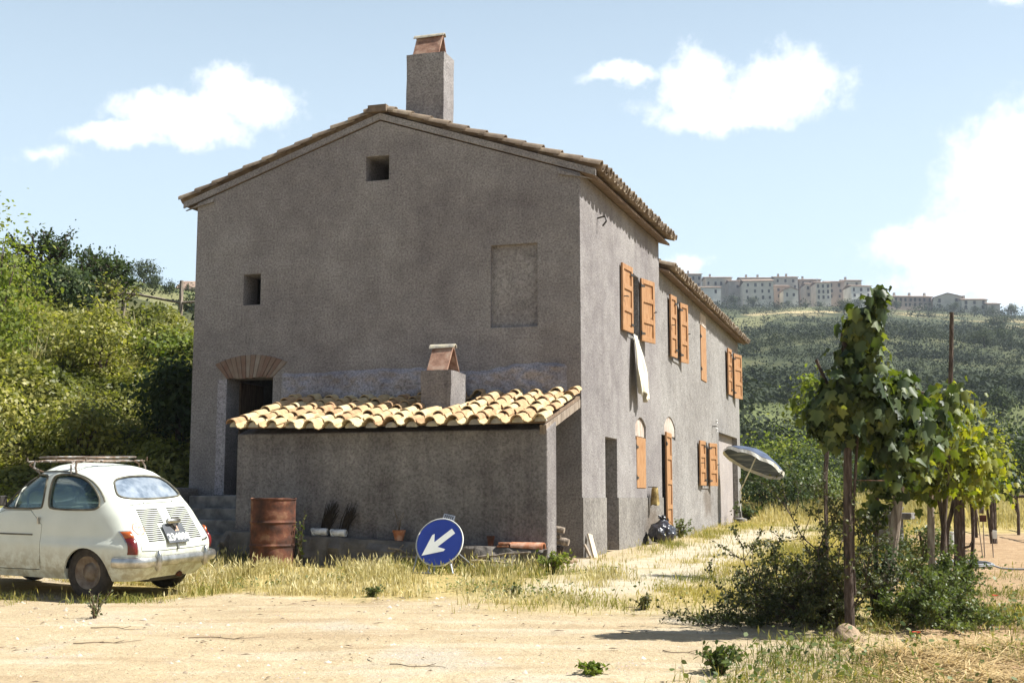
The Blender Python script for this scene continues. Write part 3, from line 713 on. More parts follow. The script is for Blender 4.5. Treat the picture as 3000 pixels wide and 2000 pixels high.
leaf(7.32, 3.56, .42, 1.22, -1, -6, .065); leaf(8.02, 3.56, .42, 1.22, 1, 12); window(7.32, 8.02, 3.56, 4.80)
leaf(15.55, 3.46, .48, 1.20, -1, -4, .065); leaf(16.35, 3.46, .62, 1.20, 1, 12); window(15.55, 16.35, 3.46, 4.66)
leaf(10.75, 1.09, .50, .98, -1, -5, .065); leaf(11.65, 1.09, .46, .98, 1, 14); window(10.75, 11.65, 1.08, 2.08)
leaf(6.10, .19, .86, 1.86, 1, -4, .045, 4, name='door_leaf', catch=False)
MB().box((-.3, 6.04, .10), (.10, 7.02, .175)).build('threshold', M['concrete'], farm, bevel=.01)
leaf(3.73, .99, .76, .86, 1, 0, -.03, 3, True, catch=False)
leaf(10.96, 3.47, .78, 1.24, 1, 0, -.03, 3, True, catch=False)
for (y0, y1, z) in ((3.06, 4.12, 3.52), (7.28, 8.06, 3.56), (10.7, 11.7, 1.08)):
    MB().box((-.25, y0 + .045, z - .05), (.008, y1 - .045, z + .004)).build('sill', M['concrete'], farm)
MB().box((-.66, 1.40, 1.745), (-.02, 2.28, 1.80)).build('lintel', M['darkwood'], farm)
MB().box((-.62, 1.43, .0), (-.56, 2.25, 1.738)).build('door_leaf', M['darkwood'], farm)
MB().tube([(-.02, 1.05, 5.02), (.12, 1.05, 5.05), (.14, 1.05, 4.97), (.08, 1.05, 4.90)], .014, 6).build('hook', M['iron'], farm)
for z in (2.42, 2.62):
    mb = MB().lathe([(.0, -.05), (.03, -.05), (.022, -.01), (.034, .02), (.0, .05)], 8, Matrix.Translation((.09, 12.6, z)))
    mb.build('insulator', M['enamel'], farm)
MB().tube([(-.02, 12.6, 2.50), (.09, 12.6, 2.50)], .012, 6).build('bracket', M['iron'], farm)
# ------------------------------------------------------------------ small old saloon car
def ip(z, tab): return float(np.interp(z, [a for a, b in tab], [b for a, b in tab]))
T_XR = [(.20,.16),(.30,.07),(.40,.03),(.50,.015),(.58,.03),(.66,.075),(.75,.135),(.85,.20),(.95,.265),(1.02,.315),(1.10,.38),(1.18,.46),(1.24,.545),(1.30,.64),(1.345,.76),(1.38,.90),(1.40,1.08),(1.406,1.25)]
T_XF = [(.20,3.08),(.30,3.16),(.45,3.20),(.60,3.17),(.70,3.08),(.78,2.86),(.84,2.50),(.89,2.18),(.94,2.05),(1.02,1.98),(1.10,1.90),(1.18,1.81),(1.24,1.74),(1.30,1.65),(1.345,1.59),(1.38,1.54),(1.40,1.46),(1.406,1.35)]
T_W = [(.20,.58),(.28,.625),(.40,.65),(.55,.662),(.68,.66),(.78,.65),(.86,.635),(.92,.622),(1.0,.612),(1.1,.595),(1.2,.570),(1.25,.553),(1.29,.535),(1.325,.495),(1.355,.43),(1.38,.345),(1.40,.20),(1.406,.03)]
T_N = [(.2,9.),(.6,9.),(.85,7.),(1.0,5.),(1.2,3.7),(1.3,3.),(1.406,2.4)]
def ring(z, off=0.):
    xr, xf, w_, n_ = ip(z, T_XR) + off, ip(z, T_XF) - off, ip(z, T_W) - off, ip(z, T_N); return xr, xf, max(w_, .005), n_
def fb(x, z, sx):                                     # fender swellings over the wheels
    zt = min(max((.66 - z)/.12, 0), 1); zt = zt*zt*(3 - 2*zt)
    return .042*zt*math.exp(-((x - .56)/.50)**4) + .035*zt*math.exp(-((x - 2.66)/.45)**4)
def Sside(x, z, off=0.):
    xr, xf, w_, n_ = ring(z, -off); xm, a = (xr + xf)/2, (xf - xr)/2
    q = max(0., 1 - min(1, abs((x - xm)/a))**n_)**(1/n_); return w_*q + fb(x, z, 1)*(q > .5)
def Srear(y, z, off=0.):
    xr, xf, w_, n_ = ring(z, -off); xm, a = (xr + xf)/2, (xf - xr)/2
    return xm - a*max(0., 1 - min(1, abs(y/w_))**n_)**(1/n_)
def Sfront(y, z, off=0.):
    xr, xf, w_, n_ = ring(z, -off); xm, a = (xr + xf)/2, (xf - xr)/2
    return xm + a*max(0., 1 - min(1, abs(y/w_))**n_)**(1/n_)
def shell(off, z0, z1, nt=120, nz=46):
    zs = [z0 + (z1 - z0)*(1 - (1 - k/nz)**1.6) for k in range(nz + 1)]; mb = MB(); vs = []
    for z in zs:
        xr, xf, w_, n_ = ring(min(z + off*.9, 1.4055), off); xm, a = (xr + xf)/2, (xf - xr)/2
        for k in range(nt):
            g = 2*math.pi*k/nt; c, s_ = math.cos(g), math.sin(g); e = 2/n_
            x = xm + a*math.copysign(abs(c)**e, c); y = w_*math.copysign(abs(s_)**e, s_)
            if abs(y) > .5*w_: y += math.copysign(fb(x, z, 1), y)
            vs.append((x, y, z))
    fs = [tuple(reversed(range(nt))), tuple(range(nz*nt, (nz+1)*nt))]
    for i in range(nz):
        for k in range(nt): fs.append((i*nt+k, i*nt+(k+1) % nt, (i+1)*nt+(k+1) % nt, (i+1)*nt+k))
    return mb.add(vs, fs)
HEAD = R(172.5)
cpos = (-3.765, -5.08)
car = empty('parked_car', (0, 0, 0), HEAD, 'small old cream two-door car with a roof rack, parked at the left', 'car')
body = obj('body', shell(0, .20, 1.4055).mesh('body'), M['paint'], car)
body.parent = None
boolean(body, obj('cut', shell(.028, .31, 1.372).mesh('cut')))
def prism_y(poly, y0, y1): return obj('cut', MB().prism(poly, lambda p, q: (p, y0, q), lambda p, q: (p, y1, q)).mesh('cut'))
def prism_x(poly, x0, x1): return obj('cut', MB().prism(poly, lambda p, q: (x0, p, q), lambda p, q: (x1, p, q)).mesh('cut'))
def rnd(poly, r, k=2):
    q = []
    for i, p in enumerate(poly):
        p = Vector(p); a, b = Vector(poly[i-1]), Vector(poly[(i+1) % len(poly)])
        q += [tuple(p + (a - p).normalized()*min(r, (a - p).length*.45)), tuple(p + (b - p).normalized()*min(r, (b - p).length*.45))]
    return chaikin(q, k)
QW = rnd([(1.25, .925), (1.256, 1.288), (1.0, 1.296), (.80, 1.246), (.63, 1.12), (.54, 1.0), (.575, .925)], .045)
DW = rnd([(1.325, .925), (1.33, 1.288), (1.60, 1.283), (1.72, 1.238), (1.965, .945), (1.95, .925)], .035)
RWN = chaikin([(-.36, 1.035), (-.475, 1.06), (-.455, 1.13), (-.38, 1.235), (-.2, 1.262), (0, 1.268), (.2, 1.262), (.38, 1.235), (.455, 1.13), (.475, 1.06), (.36, 1.035), (0, 1.025)], 2)
FWN = chaikin([(-.53, .955), (-.44, 1.26), (0, 1.275), (.44, 1.26), (.53, .955), (0, .945)], 2)
DOOR = chaikin([(1.30, .30), (1.30, .912), (2.06, .905), (2.09, .60), (2.06, .31), (1.98, .285), (1.36, .285)], 1)
LID = chaikin([(-.40, .985), (.40, .985), (.49, .93), (.535, .54), (.52, .50), (-.52, .50), (-.535, .54), (-.49, .93)], 1)
def grow(poly, d):
    cx_, cy_ = sum(p[0] for p in poly)/len(poly), sum(p[1] for p in poly)/len(poly)
    out = []
    for i in range(len(poly)):
        a, b = Vector(poly[i-1]), Vector(poly[(i+1) % len(poly)]); tt = (b - a).normalized(); nn = Vector((tt.y, -tt.x))
        if nn.dot(Vector(poly[i]) - Vector((cx_, cy_))) < 0: nn = -nn
        out.append(tuple(Vector(poly[i]) + nn*d))
    return out
glass0 = obj('g', shell(.010, .20, 1.3955).mesh('g')); boolean(glass0, obj('cut', shell(.016, .24, 1.389).mesh('cut')))
panes = []
for poly, ax in ((QW, 'L'), (QW, 'R'), (DW, 'L'), (DW, 'R'), (RWN, 'B'), (FWN, 'F')):
    def cutter(p):
        if ax == 'L': return prism_y(p, .2, 1)
        if ax == 'R': return prism_y(p, -1, -.2)
        if ax == 'B': return prism_x(p, -.5, .95)
        return prism_x(p, 1.45, 3)
    boolean(body, cutter(poly))
    g = dupe(glass0); boolean(g, cutter(grow(poly, .012)), 'INTERSECT'); g.name = 'window'; panes.append((g, ax))
bpy.data.objects.remove(glass0)
for sgn in (1, -1):
    for wx in (.66, 2.66):
        mb = MB().lathe([(.305, 0), (.305, .34)], 40, Matrix.Translation((wx, sgn*.40, .235)) @ Matrix.Rotation(-sgn*R(90), 4, 'X'), cap=True)
        boolean(body, obj('cut', mb.mesh('cut')))
doors = []
for sgn in (1, -1):
    y0, y1 = (.4, 1) if sgn == 1 else (-1, -.4)
    dpart = dupe(body); boolean(dpart, prism_y(grow(DOOR, -.004), y0, y1), 'INTERSECT'); dpart.name = 'door'
    boolean(body, prism_y(grow(DOOR, .004), y0, y1)); doors.append(dpart)
lid = dupe(body); boolean(lid, prism_x(grow(LID, -.004), -.5, .45), 'INTERSECT'); lid.name = 'engine_lid'
boolean(body, prism_x(grow(LID, .004), -.5, .45))
def setpart(o, mat, name, parent=car):
    o.name = name; o.parent = parent; o.data.materials.clear(); o.data.materials.append(mat); shade(o, 28)
setpart(body, M['paint'], 'body'); setpart(lid, M['paint'], 'engine_lid')
for d in doors: setpart(d, M['paint'], 'door')
for g, ax in panes: setpart(g, M['glass'] if ax != 'B' else M['dustyglass'], {'B': 'rear_window', 'F': 'windscreen'}.get(ax, 'window'))
# rubber seals
def seal(pts, parent=car): MB().tube(pts, .011, 6, closed=True).build('seal', M['trimdark'], parent, True)
M['trimdark'] = simple('rubber_seal', [(.05, .045, .035), (.16, .15, .11)], 9, .7)
for g, ax in panes:
    if ax in 'LR':
        s_ = 1 if ax == 'L' else -1
        poly = QW if g is panes[0][0] or g is panes[1][0] else DW
        seal([(x, s_*(Sside(x, z) + .002), z) for x, z in poly], g)
    elif ax == 'B': seal([(Srear(y, z) - .002, y, z) for y, z in RWN], g)
    else: seal([(Sfront(y, z) + .002, y, z) for y, z in FWN], g)
MB().tube([(1.74, Sside(1.74, z) - .006, z) for z in (.94, 1.02, 1.12, 1.19)], .008, 6).build('quarter_bar', M['trim'], doors[0])
# conforming patches on the tail and the flank
def patch_rear(y0, y1, z0, z1, o0, o1, ny=8, nz=6, dome=0.):
    mb = MB(); vs = []
    for lay in (0, 1):
        for j in range(nz + 1):
            for i in range(ny + 1):
                u, v_ = i/ny, j/nz; y, z = y0 + (y1 - y0)*u, z0 + (z1 - z0)*v_
                x = Srear(y, z); e = .004
                nn = Vector((-1, (Srear(y+e, z) - Srear(y-e, z))/(2*e), (Srear(y, z+e) - Srear(y, z-e))/(2*e))).normalized()
                of = o0 if lay == 0 else o1 + dome*(4*u*(1-u))*(4*v_*(1-v_))
                vs.append(Vector((x, y, z)) + nn*of)
    m_ = (ny+1)*(nz+1); fs = []
    for j in range(nz):
        for i in range(ny):
            a = j*(ny+1) + i; b = a + ny + 1; fs += [(a, a+1, b+1, b), (m_+a, m_+b, m_+b+1, m_+a+1)]
    for i in range(ny): fs += [(i, m_+i, m_+i+1, i+1), (nz*(ny+1)+i, nz*(ny+1)+i+1, m_+nz*(ny+1)+i+1, m_+nz*(ny+1)+i)]
    for j in range(nz): a = j*(ny+1); b = a+ny+1; fs += [(a, b, m_+b, m_+a), (a+ny, m_+a+ny, m_+b+ny, b+ny)]
    return mb.add(vs, fs)
for s_ in (1, -1):                                    # tail lamps: amber over red in a metal rim
    la, lb = sorted((s_*.562, s_*.612))
    t_ = patch_rear(la - .008, lb + .006, .475, .715, -.02, .012).build('tail_lamp', M['chrome'], car)
    patch_rear(la, lb, .640, .705, 0, .026, dome=.016).build('amber_lens', M['amber'], t_, True, angle=60)
    patch_rear(la, lb, .485, .6395, 0, .026, dome=.018).build('red_lens', M['red'], t_, True, angle=60)
# louvres, two banks on the lid
for s_ in (1, -1):
    mb = MB(); mk = MB()
    for k in range(17):
        z = .600 + k*.0195; f = k/16
        yi = (.175 if z < .77 else .07) if s_ == 1 or True else 0; yo = .415 - .03*f
        ya, yb = sorted((s_*yi, s_*yo)); m2 = patch_rear(ya, yb, z + .009, z + .0155, -.004, .010, 6, 1); mb.add(m2.v, m2.f)
        m3 = patch_rear(ya + .002, yb - .002, z, z + .0085, -.004, .0018, 6, 1); mk.add(m3.v, m3.f)
    lv = mb.build('louvre', M['paint'], lid, True); mk.build('shade_strip', M['black'], lv)  # dark strips on the lid stand in for shade between the slats
# number plate, its lamp, speed sticker, badge
pc = Vector((Srear(0, .665) - .03, 0, .665)); sl2 = math.atan2(Srear(0, .74) - Srear(0, .59), .15)
PM = Matrix.Translation(pc) @ Matrix.Rotation(R(-90), 4, 'Z') @ Matrix.Rotation(R(90) - sl2, 4, 'X')
pl_ = MB().box((-.16, -.112, -.006), (.16, .112, .004), PM).build('number_plate', M['plate'], car, bevel=.003)
for s_, sz, off, mt in (('234888', .112, (.016, -.048), M['white']), ('LI', .088, (.03, .052), M['plateorange'])):
    me = text_mesh(s_, sz, .0015, .0022); me.transform(Matrix.Translation((off[0], off[1], .0056))); me.transform(PM)
    obj('lettering', me, mt, pl_)
mb = MB()
for (x, y, r_) in ((-.118, -.028, .006), (-.112, -.045, .005), (-.118, -.062, .007)): mb.lathe([(0, .007), (r_, .0065), (r_, .004)], 7, PM @ Matrix.Translation((x, y, 0)))
mb.build('emblem', M['white'], pl_)
mb = MB()
for i in range(1): mb.lathe([(0, -.10), (.020, -.10), (.030, -.085), (.034, 0), (.030, .085), (.020, .10), (0, .10)], 14, PM @ Matrix.Translation((0, .128, .035)) @ Matrix.Rotation(R(90), 4, 'Y') @ Matrix.Scale(1.0, 4))
mb.build('plate_lamp', M['chrome'], car, True)
MB().prism([(-.07, 0), (.07, 0), (0, -.09)], lambda p, q: PM @ Vector((p, .115 + q, .008)), lambda p, q: PM @ Vector((p*.6, .115 + q*.75, .034))).build('lamp_bracket', M['iron'], car)
yz = (.472, .735); mb = MB()
for j in range(28):
    g0, g1 = 2*math.pi*j/28, 2*math.pi*(j+1)/28
    P_ = lambda r_, g, o_: (Srear(yz[0] + r_*math.cos(g), yz[1] + r_*math.sin(g)) - o_, yz[0] + r_*math.cos(g), yz[1] + r_*math.sin(g))
    mb.add([P_(.050, g0, .004), P_(.050, g1, .004), P_(.064, g1, .004), P_(.064, g0, .004)], [(0, 1, 2, 3)])
st_ = mb.build('speed_sticker', M['stickerred'], car)
mb = MB().add([P_(.0495, 2*math.pi*j/28, .003) for j in range(28)], [tuple(range(28))]); mb.build('disc', M['white'], st_)
me = text_mesh('90', .066, .0008, .002)
for v in me.vertices:
    y, z = yz[0] - v.co.x, yz[1] + v.co.y; v.co = (Srear(y, z) - .0055 - v.co.z*.5, y, z)
obj('digits', me, M['stickerred'], st_)
mb = MB(); q = [(-.40 - .115*k/15, .565 + .012*math.sin(k*1.9) + .02*k/15) for k in range(16)]
mb.tube([(Srear(y, z) - .006, y, z) for y, z in q], .0035, 5); mb.build('badge', M['iron'], car)
MB().tube([(Srear(0, z) - .012, 0, z) for z in (.505, .53, .555)], .012, 8).build('lid_handle', M['chrome'], lid)
for y in (.22, -.22): MB().box((Srear(y, .985) - .012, y - .012, .975), (Srear(y, .985) + .01, y + .012, 1.0)).build('lid_hinge', M['paint'], lid)
# bumpers
def bumper(front, name):
    path = []
    for k in range(41):
        u = k/40; z = .40
        xr, xf, w_, n_ = ring(z, -.05); xm, a = (xr + xf)/2, (xf - xr)/2; e = 2/n_
        g = (math.pi - 1.15 + 2.3*u) if not front else (-1.15 + 2.3*u)
        c, s_ = math.cos(g), math.sin(g); path.append(Vector((xm + a*math.copysign(abs(c)**e, c), w_*math.copysign(abs(s_)**e, s_), z)))
    prof = [(.0, -.055), (.022, -.048), (.036, -.02), (.036, .02), (.022, .048), (0, .055), (-.006, .05), (-.006, -.05)]
    mb = MB(); vs = []
    for i, p in enumerate(path):
        tt = (path[min(i+1, 40)] - path[max(i-1, 0)]).normalized(); nn = Vector((tt.y, -tt.x, 0))
        if nn.dot(p - Vector((1.6, 0, .4))) < 0: nn = -nn
        vs += [p + nn*a + Vector((0, 0, b)) for a, b in prof]
    k = len(prof); fs = [tuple(range(k)), tuple(range(40*k, 41*k))]
    for i in range(40):
        for j in range(k): fs.append((i*k+j, i*k+(j+1) % k, (i+1)*k+(j+1) % k, (i+1)*k+j))
    o = mb.add(vs, fs).build(name, M['chrome'], car, True)
    for s_ in (1, -1):
        y = s_*.37; x = Srear(y, .4) - .085 if not front else Sfront(y, .4) + .085; d_ = -1 if not front else 1
        mb = MB(); prof2 = [(.30, .018), (.33, .034), (.40, .040), (.46, .034), (.50, .022), (.515, .006)]
        vs = []; n_ = 10
        for z, r_ in prof2:
            for j in range(n_):
                g = 2*math.pi*j/n_; vs.append((x + d_*(r_*1.2*math.cos(g) - .01), y + r_*.8*math.sin(g), z))
        fs = [tuple(range(n_)), tuple(range(5*n_, 6*n_))] + [(i*n_+j, i*n_+(j+1) % n_, (i+1)*n_+(j+1) % n_, (i+1)*n_+j) for i in range(5) for j in range(n_)]
        mb.add(vs, fs).build('overrider', M['chrome'], o, True, angle=60)
bumper(False, 'rear_bumper'); bumper(True, 'front_bumper')
# wheels
for s_ in (1, -1):
    for wx in (.66, 2.66):
        T = Matrix.Translation((wx, s_*.575, .282)) @ Matrix.Rotation(-s_*R(90), 4, 'X')
        wp = MB().lathe([(.168, -.055), (.20, -.068), (.25, -.066), (.274, -.052), (.282, -.03), (.282, .03), (.274, .052), (.25, .066), (.20, .068), (.168, .055), (.168, -.055)], 48, T).build('wheel', M['rubber'], car, True, angle=50)
        MB().lathe([(.0, .035), (.085, .030), (.10, .018), (.125, .030), (.145, .045), (.158, .050), (.170, .062), (.174, .058), (.168, .03), (.15, -.05), (0, -.05)], 40, T).build('rim', M['rim'], wp, True, angle=60)
        MB().lathe([(0, .062), (.05, .058), (.078, .045), (.09, .028)], 28, T).build('hubcap', M['rim'], wp, True)
# trim, door furniture, mirror, lamps, gutter
for s_ in (1, -1):
    d = doors[0 if s_ == 1 else 1]
    pts = [(x, s_*(Sside(x, .655) + .003), .655) for x in np.linspace(1.42, 2.06, 12)]
    MB().tube(pts, .008, 6).build('side_trim', M['trimdark'], d)
    MB().box((1.33, Sside(1.34, .80) - .004, .77), (1.345, Sside(1.34, .80) + .03, .84)).build('handle', M['chrome'], d) if s_ == 1 else None
    MB().tube([(1.302, s_*(Sside(1.302, z) + .004), z) for z in (.36, .40, .44)], .012, 6).build('hinge', M['trimdark'], d)
    pts = [(x, s_*(Sside(x, z) + .004), z) for x, z in chaikin([(.47, .96), (.56, 1.10), (.74, 1.24), (1.0, 1.315), (1.3, 1.325), (1.6, 1.305), (1.75, 1.235), (2.0, .96)], 2, False)]
    MB().tube(pts, .009, 6).build('gutter', M['trimdark'], car, True)
    mb = MB().lathe([(0, .02), (.05, .018), (.075, 0), (.08, -.03)], 20, Matrix.Translation((Sfront(s_*.5, .62) + .01, s_*.5, .62)) @ Matrix.Rotation(R(90), 4, 'Y')); mb.build('headlamp', M['white'], car, True)
mr = MB().box((1.86, .60, .95), (1.89, .70, 1.06)).build('mirror', M['iron'], car, bevel=.01)
MB().tube([(1.90, .57, .94), (1.89, .62, .96), (1.88, .65, .98)], .008, 6).build('mirror_arm', M['iron'], mr)
# cabin
for y in (.27, -.27):
    s1 = MB(); s1.box((1.26, y - .21, .36), (1.70, y + .21, .52)); s1.box((-.05, -.21, 0), (.07, .21, .50), Matrix.Translation((1.24, y, .44)) @ Matrix.Rotation(R(-14), 4, 'Y'))
    s1.build('front_seat', M['seat'], car, bevel=.04)
s1 = MB(); s1.box((.66, -.50, .38), (.98, .50, .58)); s1.box((-.06, -.50, 0), (.06, .50, .42), Matrix.Translation((.64, 0, .56)) @ Matrix.Rotation(R(-22), 4, 'Y')); s1.build('rear_seat', M['seat'], car, bevel=.04)
MB().box((.42, -.46, .90), (.66, .46, .915)).build('parcel_shelf', M['seat'], car)
MB().box((1.86, -.54, .80), (2.02, .54, .90)).build('dashboard', M['trim'], car, bevel=.02)
SW = Matrix.Translation((1.68, .29, .95)) @ Matrix.Rotation(R(-62), 4, 'Y')
sw = MB(); sw.tube([SW @ Vector((.185*math.cos(g), .185*math.sin(g), 0)) for g in np.linspace(0, 2*math.pi, 33)[:-1]], .011, 8, closed=True)
sw.tube([SW @ Vector((0, -.18, 0)), SW @ Vector((0, .18, 0))], .009, 6); sw.tube([SW @ Vector((0, 0, 0)), SW @ Vector((0, 0, -.25))], .02, 8); sw.build('steering_wheel', M['iron'], car, True)
# underside bits and roof rack
MB().tube([(.10, -.15, .22), (.35, -.15, .25), (.6, -.1, .25)], .03, 8).build('exhaust', M['rust'], car, True)
MB().box((.15, -.30, .17), (.95, .30, .33)).build('engine_sump', M['iron'], car, bevel=.04)
MB().tube([(.66, -.55, .27), (.66, .55, .27)], .04, 8).build('axle', M['iron'], car)
rk = MB()
def rr(y): return 1.345 + .065*math.cos(min(1.5, abs(y)/.52*1.35))
per = chaikin([(.84, -.50), (1.78, -.46), (1.78, .46), (.84, .50)], 2)
rk.tube([(x, y, 1.468) for x, y in per], .011, 6, closed=True)
rk.tube([(x*.99 + .015, y*.97, 1.425) for x, y in per], .009, 6, closed=True)
for x in np.linspace(.92, 1.70, 6): rk.tube([(x, y, 1.420 + .016*math.cos(y*3)) for y in np.linspace(-.48, .48, 9)], .008, 5)
for y in (-.25, 0., .25): rk.tube([(.86, y, 1.428), (1.76, y, 1.428)], .007, 5)
for x in (.88, 1.3, 1.72):
    for s_ in (1, -1): rk.tube([(x, s_*.475, 1.468), (x, s_*.47, 1.425)], .008, 5)
for x in (.98, 1.58):
    for s_ in (1, -1):
        rk.tube([(x, s_*.46, 1.420), (x, s_*.50, 1.43), (x - .02, s_*.535, 1.36), (x - .03, s_*(Sside(x, 1.30) + .01), 1.30)], .011, 6)
        rk.tube([(x + .07, s_*.46, 1.420), (x + .06, s_*.52, 1.39), (x + .05, s_*(Sside(x, 1.30) + .01), 1.30)], .009, 6)
rk.build('roof_rack', M['rackblue'], car, True)
hx, hy = math.cos(HEAD), math.sin(HEAD)
cx0, cy0 = cpos[0] - .66*hx, cpos[1] - .66*hy
wz_ = [H(cx0 + x*hx - y*hy, cy0 + x*hy + y*hx) for x in (.66, 2.66) for y in (.57, -.57)]
car.location = (cx0, cy0, sum(wz_)/4 - .012)
car.rotation_euler = (math.atan2((wz_[0] + wz_[2] - wz_[1] - wz_[3])/2, 1.14), -math.atan2((wz_[2] + wz_[3] - wz_[0] - wz_[1])/2, 2.0), HEAD)
# ------------------------------------------------------------------ things around the house
def gz(x, y, dz=0.): return (x, y, H(x, y) + dz)
# rusty drum
d = empty('oil_drum', gz(-3.50, -2.40, -.02), .4, 'rusty open-topped steel drum standing in front of the lean-to wall', 'drum')
prof = [(.284, 0)]
for k in range(1, 90):
    z = .88*k/90; r = .285 + .002*math.sin(z*40)
    for zc in (.29, .585): r += .014*math.exp(-((z - zc)/.014)**2)
    prof.append((r, z))
prof += [(.287, .872), (.296, .876), (.298, .885), (.290, .89), (.280, .882), (.276, .80), (.274, .05), (.02, .05)]
mb = MB().lathe(prof, 56); bm_ = mb.mesh('drum')
for v in bm_.vertices:
    n_ = mnoise.noise(v.co*3.3)*.012 + mnoise.noise(v.co*9)*.004; rr_ = math.hypot(v.co.x, v.co.y)
    if rr_ > .1: v.co.x *= 1 + n_; v.co.y *= 1 + n_
    if v.co.z > .86: v.co.z += mnoise.noise(v.co*6)*.012
o = obj('body', bm_, M['rust'], d); shade(o, 40)
MB().tube([(.288*math.cos(g), .288*math.sin(g), .886 + .006*math.sin(g*5)) for g in np.linspace(0, 6.283, 49)[:-1]], .008, 6, closed=True).build('rim', M['rust'], d, True)
# round blue sign, leaning back on a low frame
sn = empty('road_sign', gz(-1.05, -2.80), 0, 'round blue road sign with a white arrow, standing in the dry grass', 'road sign')
nn = Vector((0, -.92, .37)).normalized(); xx = (Vector((1, 0, 0)) - nn*nn.x).normalized(); yy = nn.cross(xx)
roll = R(-12); x2 = xx*math.cos(roll) + yy*math.sin(roll); y2 = nn.cross(x2)
SM = Matrix((x2, y2, nn)).transposed().to_4x4(); SM.translation = Vector((0, 0, .30 - H(-1.05, -2.8)))
SM0 = Matrix((xx, yy, nn)).transposed().to_4x4(); SM0.translation = SM.translation
MB().lathe([(0, -.012), (.296, -.012), (.302, -.006), (.302, .006), (.296, .009)], 64, SM).build('rim', M['white'], sn, True)
MB().lathe([(.284, .0075), (.284, .0105), (0, .0105)], 64, SM).build('disc', M['blue'], sn)
g = R(180 + 41); ca, sa = math.cos(g), math.sin(g)
ar = [(-.235, -.038), (-.235, .038), (.03, .038), (-.03, .125), (.0, .132), (.245, 0), (.0, -.132), (-.03, -.125), (.03, -.038)]
ar = [(.02 + p, q) for p, q in ar]
MB().prism([(p*ca - q*sa, p*sa + q*ca) for p, q in ar], lambda p, q: SM0 @ Vector((p, q, .0125)), lambda p, q: SM0 @ Vector((p, q, .011))).build('arrow', M['white'], sn)
pt_ = MB().box((-.075, .300, -.02), (.075, .365, -.012), SM).build('plate', M['steel'], sn)
mb = MB()
for k in range(5): mb.box((-.058 + k*.026, .31, -.0118), (-.046 + k*.026, .352, -.0105), SM)
mb.build('marks', M['iron'], pt_)
fr = MB(); L0 = lambda p, q, o=-.02: SM @ Vector((p, q, o))
gz_ = lambda x, y: Vector((x, y, H(-1.05 + x, -2.80 + y) - H(-1.05, -2.8) + .015))
fr.tube([L0(-.03, .30), L0(-.03, -.29), gz_(-.10, -.12)], .011, 6); fr.tube([L0(.03, .30), L0(.03, -.29), gz_(-.02, -.12)], .011, 6)
fr.tube([L0(-.24, -.10), gz_(-.30, -.10), gz_(-.06, -.14)], .011, 6); fr.tube([L0(.20, -.18), gz_(.21, -.10)], .011, 6)
fr.tube([L0(.24, -.06), gz_(.38, .35)], .009, 6); fr.tube([L0(-.24, -.06), gz_(-.30, .38)], .009, 6)
fr.build('stand', M['steel'], sn, True)
# pots, tiles and bricks along the stone footing
def fz(x): return .39 - .20*(x + 4.42)/4.42
for k, (x, lab) in enumerate(((-3.075, 'chipped white enamel pot lying on the footing, nearer the rusty drum'), (-2.80, 'chipped white enamel pot lying on the footing, farther from the drum'))):
    e = empty('enamel_pot', (x, -1.90, fz(x) + .052), R(4 - 9*k), lab, 'pot', 'enamel pots on the footing')
    MB().lathe([(.030, .105), (.046, .10), (.05, .08), (.048, -.07), (.054, -.095), (.056, -.10), (.052, -.10), (.044, -.07), (.044, .08), (0, .09)], 24, Matrix.Rotation(R(90), 4, 'Y')).build('body', M['enamel'], e, True)
    MB().tube([Vector((-.095, 0, 0)) + Vector((-.025*math.sin(a), .052*math.cos(a), .052*math.sin(a)*.9)) for a in np.linspace(0, 6.28, 21)[:-1]], .006, 6, closed=True).build('handle', M['white'], e, True)
    s = MB(); r_ = random.Random(11 + k)
    for j in range(60):
        x0, y0 = r_.uniform(-.05, .05), r_.uniform(-.03, .03); hh = r_.uniform(.25, .46); ln = .14 + r_.uniform(-.06, .05)
        s.tube([(x0, y0, 0), (x0 + ln*.4 + r_.uniform(-.02, .02), y0, hh*.5), (x0 + ln + r_.uniform(-.03, .03), y0 + r_.uniform(-.02, .02), hh)], [.006, .006, .002], 4)
    o = s.build('dead_plant', M['deadplant']); o.location = (x + .0, -1.81, fz(x) + .0)
    tag(o, ('dead black stalks leaning on the wall behind the pot nearer the drum', 'dead black stalks leaning on the wall behind the farther enamel pot')[k], 'plant', 'dead plants on the footing')
for k, (x, r, h, lab) in enumerate(((-1.96, .085, .135, 'small terracotta flower pot against the wall left of the blue sign'), (-.71, .068, .13, 'square-sided rusty terracotta pot right of the blue sign'))):
    e = empty('flower_pot', (x, -1.88, fz(x)), R(20*k), lab, 'flower pot', 'flower pots on the footing')
    MB().lathe([(0, 0), (r*.62, 0), (r*.92, h*.8), (r, h*.8), (r*1.02, h), (r*.9, h), (r*.85, h*.75), (0, h*.72)], 4 if k else 28, Matrix.Rotation(R(40), 4, 'Z')).build('body', M['terracotta' if not k else 'rust'], e, True)
    if not k:
        s = MB()
        for j in range(5): s.tube([(0, 0, h*.6), (random.uniform(-.04, .04), random.uniform(-.02, .02), h + .10), (random.uniform(-.08, .08), random.uniform(-.02, .02), h + random.uniform(.12, .26))], .003, 4)
        s.build('stems', M['twig'], e)
s = MB(); tile(s, Vector((0, 0, 0)), Vector((0, 1, 0)), Vector((1, 0, -.05)).normalized(), Vector((0, 0, 1)), .075, .095, .42, seg=10, th=.016, a=.3)
o = s.build('roof_tile', M['terracotta'], None, True); o.location = (-.42, -1.92, fz(-.42) + .005)
tag(o, 'curved terracotta roof tile lying at the right end of the footing', 'roof tile')
